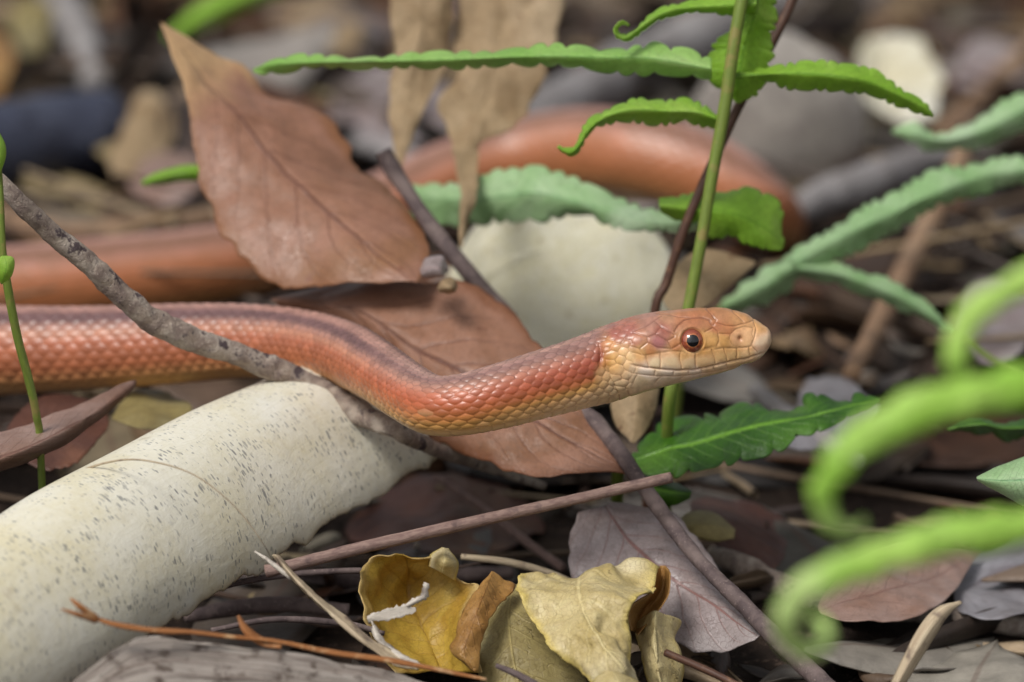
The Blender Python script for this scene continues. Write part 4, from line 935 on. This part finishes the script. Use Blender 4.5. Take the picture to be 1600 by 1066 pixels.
q(leaf('weathered_wood', [(120, 1062, -.052), (190, 1008, -.050), (235, 990, -.048), (330, 1002, -.046), (450, 1016, -.044), (560, 1040, -.042), (720, 1078, -.040)], [(110, 1090, -.056), (200, 1040, -.055), (260, 1030, -.053), (350, 1036, -.051), (450, 1048, -.049), (570, 1068, -.047), (720, 1094, -.045)],
       [(110, 1120, -.060), (220, 1100, -.060), (300, 1090, -.058), (380, 1090, -.056), (460, 1095, -.054), (580, 1105, -.052), (720, 1115, -.050)], MAT['deadwood'], nu=160, nv=81, crinkle=.0005, cscale=160, thick=.003, seed=39, edge_noise=.05, fibre=.0010),
  'weathered grey splintered wood in front of the pale sheath', 'wood')
q(tube('dry_straw', [(-40, 850, .0, 1.5), (0, 817, -.003, 1.9), (60, 772, -.008, 1.9), (120, 738, -.014, 1.8), (190, 719, -.021, 1.6), (250, 724, -.026, 1.4), (310, 746, -.028, 1.2), (370, 795, -.028, 1.0), (410, 848, -.026, .8), (425, 875, -.022, .6)], MAT['straw'], nu=120, nv=8), 'hair thin straw arching over the pale sheath', 'straw')
q(leaf('dry_grass', [(1378, 1090, -.03), (1408, 1030, -.028), (1440, 975, -.026), (1468, 948, -.024), (1500, 938, -.022)], [(1390, 1092, -.032), (1420, 1036, -.03), (1450, 985, -.028), (1476, 955, -.025), (1502, 940, -.022)], [(1402, 1095, -.03), (1434, 1040, -.028), (1462, 990, -.026), (1482, 960, -.024), (1504, 942, -.022)], MAT['straw'], nu=40, nv=13, crinkle=.0003, thick=.0003, seed=40),
  'flat straw coloured grass blade under the lowest crozier', 'grass blade')

# ------------------------------------------------------------------ ferns
def foot(x, y):
    return np.array([x, y, ground_h(np.array([x]), np.array([y]))[0] - .002])
f0 = P(1040, 700, .06); f0 = foot(f0[0], f0[1])
t = thing('fern', 'bright green fern with scalloped leaflets rising behind the snake\'s head', 'fern', f0)
q3 = np.array([(1172, -60, .03, 10), (1150, 50, .03, 10), (1132, 170, .031, 10), (1112, 280, .032, 9.5), (1096, 375, .033, 9.5), (1080, 460, .034, 9.5), (1060, 560, .035, 9.5), (1044, 650, .036, 9.5)], float)
wpts = np.column_stack([P(q3[:, 0], q3[:, 1], q3[:, 2]), q3[:, 3] * K * 1.04]); wpts = np.vstack([wpts, [*f0, .0012]])
tube('stem', wpts, MAT['stem_green'], t, nu=120, nv=14, world=True, bump=.03)
leaf('leaflet', [(1112, 92, .034), (1030, 68, .036), (960, 74, .038), (850, 70, .04), (750, 78, .044), (640, 84, .048), (520, 88, .052), (440, 90, .056), (396, 106, .058)], [(1112, 108, .031), (1020, 92, .032), (950, 90, .034), (850, 88, .036), (740, 92, .04), (640, 95, .045), (520, 97, .049), (440, 100, .054), (396, 108, .058)],
     [(1112, 128, .036), (1030, 120, .036), (960, 112, .038), (860, 108, .04), (770, 102, .044), (690, 112, .047), (600, 106, .051), (500, 108, .054), (440, 118, .057), (396, 112, .058)], MAT['fern'], t, nu=240, nv=25, lobes=19, lobe_amp=.5, wave=.0009, crinkle=.0003)
leaf('leaflet', [(1182, -10, .034), (1120, -4, .034), (1070, 2, .034), (1030, 14, .034), (1003, 34, .034), (984, 52, .032), (970, 54, .03), (965, 46, .029), (972, 40, .029), (980, 42, .030)],
     [(1182, 6, .031), (1115, 10, .031), (1060, 14, .031), (1025, 26, .031), (997, 46, .030), (978, 60, .029), (965, 56, .028), (961, 45, .028), (971, 35, .028), (982, 41, .029)],
     [(1182, 24, .034), (1120, 22, .034), (1062, 22, .034), (1028, 34, .034), (1000, 54, .033), (978, 64, .031), (962, 60, .029), (958, 44, .028), (971, 32, .028), (984, 40, .029)], MAT['fern_bright'], t, nu=200, nv=17, lobes=13, lobe_amp=.45, wave=.0004, crinkle=.0002)
leaf('leaflet', [(1178, -50, .036), (1160, 10, .037), (1138, 48, .038), (1112, 70, .039), (1101, 105, .04), (1112, 132, .04), (1150, 160, .04)], [(1196, -50, .033), (1180, 20, .034), (1165, 70, .035), (1156, 110, .036), (1152, 140, .037), (1152, 161, .04)],
     [(1222, -50, .037), (1214, 20, .038), (1208, 70, .039), (1206, 110, .04), (1192, 142, .04), (1156, 162, .04)], MAT['fern_bright'], t, nu=180, nv=31, lobes=11, lobe_amp=.3, wave=.0007, crinkle=.0004, vein=.00025, nvein=14)
leaf('leaflet', [(1140, 112, .036), (1195, 104, .036), (1240, 95, .036), (1300, 97, .036), (1355, 105, .036), (1405, 132, .036), (1442, 157, .037), (1458, 180, .038)], [(1140, 118, .032), (1200, 116, .032), (1250, 115, .032), (1310, 120, .032), (1360, 130, .033), (1405, 150, .034), (1440, 168, .036), (1458, 181, .038)],
     [(1140, 124, .036), (1195, 130, .036), (1240, 142, .036), (1300, 143, .036), (1350, 150, .037), (1395, 165, .037), (1430, 180, .038), (1457, 183, .038)], MAT['fern_bright'], t, nu=180, nv=25, lobes=15, lobe_amp=.3, wave=.0006, crinkle=.0005)
leaf('leaflet', [(1130, 178, .036), (1092, 157, .036), (1045, 154, .036), (990, 157, .036), (945, 170, .036), (916, 192, .035), (900, 218, .034), (888, 230, .033), (872, 228, .033)], [(1130, 190, .031), (1090, 176, .031), (1045, 174, .031), (990, 172, .031), (948, 182, .031), (920, 202, .031), (905, 226, .031), (890, 238, .031), (871, 230, .032)],
     [(1130, 202, .036), (1088, 198, .037), (1062, 195, .037), (1010, 196, .037), (950, 194, .036), (925, 210, .035), (908, 232, .034), (890, 242, .033), (870, 233, .033)], MAT['fern_bright'], t, nu=200, nv=21, lobes=14, lobe_amp=.42, wave=.0006, crinkle=.0003)
leaf('leaflet', [(1098, 340, .05), (1030, 330, .07), (990, 312, .08), (920, 288, .085), (850, 258, .09), (790, 268, .095), (720, 280, .10), (640, 288, .105)], [(1098, 350, .046), (1030, 348, .064), (980, 335, .074), (910, 318, .08), (840, 302, .085), (780, 308, .09), (710, 312, .096), (640, 308, .104)],
     [(1098, 358, .05), (1030, 366, .066), (970, 356, .076), (900, 338, .084), (850, 346, .088), (790, 350, .092), (730, 358, .098), (640, 340, .104)], MAT['fern_sky_teal'], t, nu=220, nv=25, lobes=17, lobe_amp=.3, wave=.0010, crinkle=.0006)
leaf('leaflet', [(1030, 312, .05), (1070, 302, .052), (1120, 297, .054), (1175, 294, .056), (1215, 312, .056), (1226, 372, .054)], [(1030, 322, .046), (1080, 325, .046), (1130, 330, .046), (1170, 342, .048), (1205, 362, .05), (1225, 385, .053)],
     [(1032, 334, .05), (1080, 348, .05), (1110, 372, .05), (1150, 378, .05), (1195, 392, .05), (1223, 388, .053)], MAT['fern_bright'], t, nu=80, nv=25, lobes=7, lobe_amp=.2, wave=.0008, crinkle=.0005)
f1 = foot(*(P(1010, 560, .05)[:2]))
q3 = np.array([(1262, -60, .05, 8), (1220, 40, .048, 8), (1155, 165, .046, 8), (1112, 258, .046, 8), (1072, 350, .046, 8), (1042, 440, .047, 8), (1020, 520, .048, 8)], float)
wpts = np.vstack([np.column_stack([P(q3[:, 0], q3[:, 1], q3[:, 2]), q3[:, 3] * K * 1.05]), [*f1, .001]])
q(tube('dead_twig', wpts, MAT['stem_brown'], world=True, nu=90, nv=12, bump=.05), 'thin red brown stem leaning behind the bright green fern stem', 'stem')

f2 = foot(*(P(1046, 600, .13)[:2]))
t = thing('fern', 'blue green fern with long arching leaflets right of the snake', 'fern', f2)
cpt = P(1242, 412, .105)
tube('stem', np.array([[*f2, .0011], [*P(1075, 545, .125), .0011], [*P(1175, 452, .113), .0010], [*cpt, .0010]]), MAT['stem_green'], t, nu=30, nv=10, world=True)
leaf('leaflet', [(1228, 402, .105), (1300, 350, .108), (1380, 306, .112), (1460, 268, .116), (1540, 248, .118), (1640, 240, .12)], [(1240, 412, .10), (1310, 372, .102), (1390, 335, .106), (1470, 298, .11), (1550, 272, .114), (1640, 262, .117)],
     [(1262, 432, .105), (1325, 402, .106), (1392, 372, .11), (1450, 334, .113), (1550, 300, .117), (1640, 286, .12)], MAT['fern_sky_teal'], t, nu=220, nv=25, lobes=19, lobe_amp=.32, wave=.0009, crinkle=.0006)
leaf('leaflet', [(1242, 402, .105), (1215, 408, .108), (1170, 438, .112), (1126, 478, .116)], [(1244, 416, .101), (1220, 430, .104), (1180, 455, .108), (1126, 482, .115)], [(1250, 432, .105), (1232, 455, .108), (1190, 476, .112), (1128, 488, .116)], MAT['fern_sky_teal'], t, nu=60, nv=21, lobes=9, lobe_amp=.3, wave=.0007)
leaf('leaflet', [(1244, 410, .105), (1320, 412, .104), (1400, 440, .102), (1450, 474, .10), (1500, 520, .098)], [(1246, 418, .10), (1315, 430, .10), (1395, 460, .098), (1446, 488, .098), (1500, 523, .098)], [(1250, 430, .105), (1312, 450, .104), (1392, 480, .102), (1442, 502, .10), (1500, 526, .098)], MAT['fern_sky_teal'], t, nu=70, nv=21, lobes=14, lobe_amp=.3, wave=.0006)
tube('leaf_tip', [(1495, 520, .098, 6), (1540, 555, .096, 5), (1600, 592, .094, 5), (1660, 628, .092, 4)], MAT['stem_green'], t, nu=30, nv=8)
f3 = foot(*(P(1720, 330, .14)[:2])); 
t = thing('fern', 'blue green fern leaf reaching in above the arching leaflets', 'fern', f3)
tube('stem', np.array([[*f3, .0012], [*P(1730, 250, .14), .0011], [*P(1690, 150, .135), .001]]), MAT['stem_green'], t, nu=30, nv=10, world=True)
leaf('leaflet', [(1690, 110, .135), (1610, 135, .132), (1545, 172, .13), (1500, 200, .128), (1465, 205, .127), (1430, 190, .126), (1394, 202, .126)], [(1690, 150, .13), (1610, 168, .128), (1550, 198, .126), (1500, 215, .124), (1460, 218, .124), (1430, 208, .124), (1394, 205, .126)],
     [(1690, 190, .135), (1610, 203, .132), (1560, 222, .13), (1500, 236, .128), (1450, 236, .127), (1420, 224, .126), (1394, 209, .126)], MAT['fern_sky_teal'], t, nu=200, nv=25, lobes=15, lobe_amp=.28, wave=.0009, crinkle=.0006)

f4 = foot(*(P(970, 760, .065)[:2]))
t = thing('fern', 'dark green toothed leaf lying below the snake\'s head', 'fern', f4)
tube('stem', np.array([[*f4, .0012], [*P(965, 740, .036), .0012], [*P(990, 722, .034), .0009]]), MAT['stem_green'], t, nu=24, nv=10, world=True)
leaf('leaflet', [(985, 716, .036), (1000, 688, .04), (1040, 660, .045), (1085, 640, .046), (1125, 644, .046), (1165, 630, .046), (1205, 634, .045), (1240, 640, .044), (1270, 616, .043), (1310, 628, .042), (1342, 612, .042), (1376, 624, .04)], [(985, 722, .034), (1050, 700, .033), (1130, 680, .033), (1210, 660, .034), (1290, 644, .036), (1376, 625, .04)],
     [(985, 728, .034), (1010, 746, .028), (1065, 746, .026), (1130, 732, .026), (1180, 718, .027), (1232, 704, .029), (1272, 680, .031), (1315, 660, .034), (1350, 645, .037), (1376, 628, .04)], MAT['fern_dark'], t, nu=220, nv=31, lobes=11, lobe_amp=.5, wave=.0012, crinkle=.0006, vein=.0003, nvein=16)
leaf('leaflet', [(990, 730, .036), (1010, 742, .036), (1040, 745, .036), (1082, 768, .034)], [(992, 738, .032), (1015, 760, .03), (1045, 770, .03), (1080, 772, .033)], [(992, 746, .034), (1015, 785, .032), (1048, 792, .032), (1078, 780, .033)], MAT['fern_dark'], t, nu=50, nv=17, lobes=4, lobe_amp=.2, crinkle=.0005)
q(leaf('green_leaf', [(1055, 820, .04), (1075, 800, .042), (1115, 800, .042), (1150, 825, .04)], [(1055, 824, .038), (1085, 820, .036), (1120, 822, .036), (1150, 830, .039)], [(1058, 832, .038), (1085, 842, .036), (1120, 848, .036), (1148, 840, .038)], MAT['olive'], nu=36, nv=15, crinkle=.0005),
  'small yellow green leaf beside the dark purplish twig', 'leaf')
q(leaf('green_leaf', [(1480, 668, .05), (1525, 648, .05), (1550, 660, .05), (1600, 652, .05), (1680, 646, .05)], [(1480, 670, .047), (1530, 662, .046), (1565, 668, .046), (1610, 668, .046), (1680, 668, .046)], [(1482, 674, .05), (1540, 676, .05), (1572, 688, .05), (1612, 682, .05), (1680, 692, .05)], MAT['fern_dark'], nu=60, nv=17, lobes=6, lobe_amp=.25, wave=.0006),
  'narrow toothed green leaf between the two upper croziers', 'leaf')
q(leaf('green_leaf', [(1526, 745, .0), (1560, 728, .002), (1610, 712, .003), (1700, 690, .004)], [(1526, 748, -.001), (1570, 752, -.003), (1620, 752, -.003), (1700, 750, -.003)], [(1528, 752, .0), (1565, 775, .0), (1612, 795, .0), (1700, 820, .0)], MAT['fern_sky_teal'], nu=50, nv=21, crinkle=.0005, bulge=.001),
  'smooth pointed blue green leaf above the lowest crozier', 'leaf')
q(leaf('green_leaf', [(222, 284, .11), (245, 270, .11), (280, 262, .11), (330, 262, .11)], [(222, 287, .108), (250, 278, .107), (285, 271, .107), (330, 270, .108)], [(223, 290, .11), (255, 288, .11), (290, 280, .11), (330, 278, .11)], MAT['fern_bright'], nu=30, nv=11),
  'small bright green leaf tip left of the upright red brown leaf', 'leaf')
q(leaf('green_leaf', [(258, 55, .40), (300, 15, .40), (350, -15, .40), (430, -40, .40)], [(265, 62, .395), (315, 28, .395), (365, 2, .395), (440, -24, .395)], [(275, 68, .40), (330, 42, .40), (385, 15, .40), (450, -8, .40)], MAT['fern_bright'], nu=30, nv=11),
  'blurred green leaf above the pointed tip of the upright leaf', 'leaf')
# small seedling at the edge of the frame
fs = foot(*(P(70, 800, .012)[:2]))
t = thing('seedling', 'slender green seedling stem in front of the snake\'s body', 'seedling', fs)
q3 = np.array([(-8, 190, -.012, 4), (0, 290, -.010, 5), (4, 390, -.008, 6), (14, 460, -.006, 7), (28, 530, -.002, 7), (44, 590, .002, 7), (57, 650, .006, 6.5), (64, 720, .010, 6)], float)
tube('stem', np.vstack([np.column_stack([P(q3[:, 0], q3[:, 1], q3[:, 2]), q3[:, 3] * K]), [*fs, .0007]]), MAT['stem_green'], t, nu=90, nv=10, world=True)
leaf('leaflet', [(-2, 275, -.012), (6, 250, -.012), (7, 225, -.012), (-2, 205, -.012)], [(-4, 275, -.0135), (-3, 250, -.0135), (-3, 225, -.0135), (-4, 205, -.0125)], [(-6, 275, -.012), (-16, 250, -.012), (-16, 225, -.012), (-6, 205, -.012)], MAT['fern_bright'], t, nu=24, nv=11)
leaf('leaflet', [(2, 445, -.010), (18, 430, -.011), (21, 405, -.012), (10, 400, -.012)], [(2, 442, -.011), (8, 428, -.013), (10, 412, -.013), (6, 400, -.012)], [(0, 442, -.010), (-6, 428, -.011), (-6, 412, -.012), (2, 400, -.012)], MAT['fern_bright'], t, nu=24, nv=11)

# young croziers close to the lens
f5 = foot(*(P(1775, 640, -.215)[:2]))
t = thing('young_fern', 'pale green young fern with coiled croziers reaching into view', 'fern', f5)
def crz(name, pts, fl=.6):
    return tube(name, [(a, b, c, r * .78) for a, b, c, r in pts], MAT['crozier'], t, nu=200, nv=20, flat=fl, bump=.30, bscale=420, flat_cam=True)
jr = P(1760, 640, -.215)
tube('stem', np.array([[*f5, .0022], [*(.5 * f5 + .5 * jr + np.array([.004, 0, 0])), .002], [*jr, .002], [*P(1790, 380, -.215), .0018]]), MAT['crozier'], t, nu=50, nv=14, world=True)
crz('crozier', [(1790, 385, -.215, 20), (1690, 405, -.215, 24), (1600, 438, -.215, 26), (1540, 470, -.215, 27), (1503, 512, -.215, 25), (1492, 560, -.215, 22), (1500, 605, -.212, 16)])
crz('crozier', [(1762, 600, -.215, 30), (1640, 600, -.218, 36), (1530, 615, -.22, 38), (1420, 648, -.222, 38), (1335, 694, -.222, 34), (1294, 748, -.222, 27), (1288, 796, -.22, 22), (1310, 828, -.218, 16), (1340, 826, -.216, 10), (1350, 810, -.215, 5)])
crz('crozier', [(1755, 800, -.22, 30), (1640, 815, -.222, 34), (1520, 832, -.224, 36), (1400, 862, -.226, 35), (1300, 900, -.226, 33), (1243, 938, -.224, 27), (1226, 976, -.222, 23), (1240, 1008, -.22, 20), (1268, 1018, -.218, 17), (1290, 1000, -.216, 14), (1288, 974, -.214, 11), (1270, 966, -.213, 7)])

# ------------------------------------------------------------------ blurred leaves farther back
def bgleaf(label, L, M, R, mat, seed, name='dead_leaf', **kw):
    kw.setdefault('crinkle', .002); kw.setdefault('cscale', 45); kw.setdefault('oval', .5); kw.setdefault('edge_noise', .05)
    L, M, R = gclip(L, .012), gclip(M, .016), gclip(R, .012)
    q(leaf(name, L, M, R, MAT[mat], nu=40, nv=21, seed=seed, **kw), label, 'leaf')
bgleaf('curled white leaf with a brown hollow behind the fern tip', [(1330, 110, .40), (1345, 70, .42), (1390, 45, .43), (1440, 50, .43), (1480, 90, .42)], [(1345, 150, .36), (1375, 130, .40), (1405, 110, .41), (1435, 120, .40), (1475, 130, .38)],
       [(1370, 195, .36), (1410, 190, .35), (1440, 185, .35), (1465, 170, .36), (1482, 140, .38)], 'white_leaf', 51)
bgleaf('pale tan leaf leaning against the charred log', [(190, 150, .36), (230, 135, .36), (275, 140, .36)], [(185, 220, .34), (225, 200, .34), (275, 195, .35)], [(120, 285, .33), (190, 290, .33), (270, 250, .34)], 'tan', 52)
bgleaf('straw coloured leaf far behind the upright brown leaf', [(430, 60, .55), (470, 10, .58), (530, -10, .58), (580, 20, .57)], [(435, 80, .54), (480, 50, .55), (530, 45, .55), (580, 50, .56)], [(440, 90, .53), (490, 95, .53), (540, 90, .53), (580, 70, .55)], 'tan', 53)
bgleaf('grey leaf behind the hanging tan leaves', [(500, 150, .42), (560, 110, .44), (640, 100, .45), (720, 120, .45)], [(510, 185, .40), (570, 170, .40), (640, 165, .41), (720, 170, .42)], [(520, 215, .38), (580, 225, .38), (650, 222, .38), (720, 210, .40)], 'grey_leaf', 55)
bgleaf('olive leaf far behind the charred log', [(10, 20, .60), (40, -30, .62), (80, -30, .62)], [(20, 60, .58), (50, 20, .58), (85, 10, .58)], [(40, 110, .55), (70, 80, .55), (88, 50, .56)], 'olive', 56)
bgleaf('brown leaf standing at the end of the charred log', [(-60, 60, .50), (-20, 30, .52), (20, 40, .52)], [(-60, 110, .48), (-20, 90, .48), (22, 95, .49)], [(-60, 160, .46), (-10, 160, .46), (20, 140, .47)], 'ochre', 57)
bgleaf('mauve leaf lying between the charred log and the upright leaf', [(200, 280, .30), (240, 240, .32), (310, 230, .33)], [(205, 300, .28), (250, 275, .29), (320, 265, .30)], [(215, 320, .27), (260, 315, .27), (330, 300, .28)], 'mauve_leaf', 58)
bgleaf('mauve grey leaf lying over the far coil of the snake', [(0, 400, .25), (80, 372, .26), (190, 352, .27)], [(5, 412, .235), (90, 392, .24), (195, 372, .25)], [(10, 420, .23), (95, 408, .235), (200, 388, .245)], 'mauve_leaf', 59)
bgleaf('lilac leaf flat in the litter right of the snout', [(1215, 640, .20), (1270, 600, .22), (1330, 590, .23), (1370, 610, .22)], [(1225, 680, .17), (1275, 660, .18), (1330, 650, .18), (1375, 640, .19)], [(1240, 720, .15), (1290, 710, .15), (1340, 700, .15), (1378, 670, .17)], 'lilac_leaf', 60)
bgleaf('tan leaf among the far litter right of the cream leaf', [(1480, 90, .55), (1540, 60, .58), (1620, 50, .58)], [(1490, 120, .52), (1550, 100, .53), (1620, 95, .54)], [(1500, 150, .50), (1560, 140, .50), (1620, 135, .51)], 'grey_leaf', 61)
bgleaf('grey leaf standing behind the upright pinkish stick', [(1490, 480, .20), (1540, 430, .22), (1620, 420, .23)], [(1500, 530, .18), (1550, 500, .19), (1620, 490, .20)], [(1510, 580, .16), (1560, 570, .16), (1620, 565, .17)], 'grey_leaf', 62)
bgleaf('dull brown leaf behind the base of the seedling', [(10, 640, .05), (80, 615, .06), (160, 620, .06)], [(10, 680, .04), (90, 660, .045), (170, 650, .05)], [(20, 740, .025), (100, 730, .03), (180, 690, .04)], 'dark_leaf', 63)
bgleaf('olive grey leaf tucked under the snake beside the pale sheath', [(170, 610, .06), (230, 600, .065), (300, 610, .065)], [(175, 650, .05), (230, 640, .05), (300, 640, .055)], [(185, 690, .04), (240, 680, .04), (300, 665, .05)], 'olive', 64)
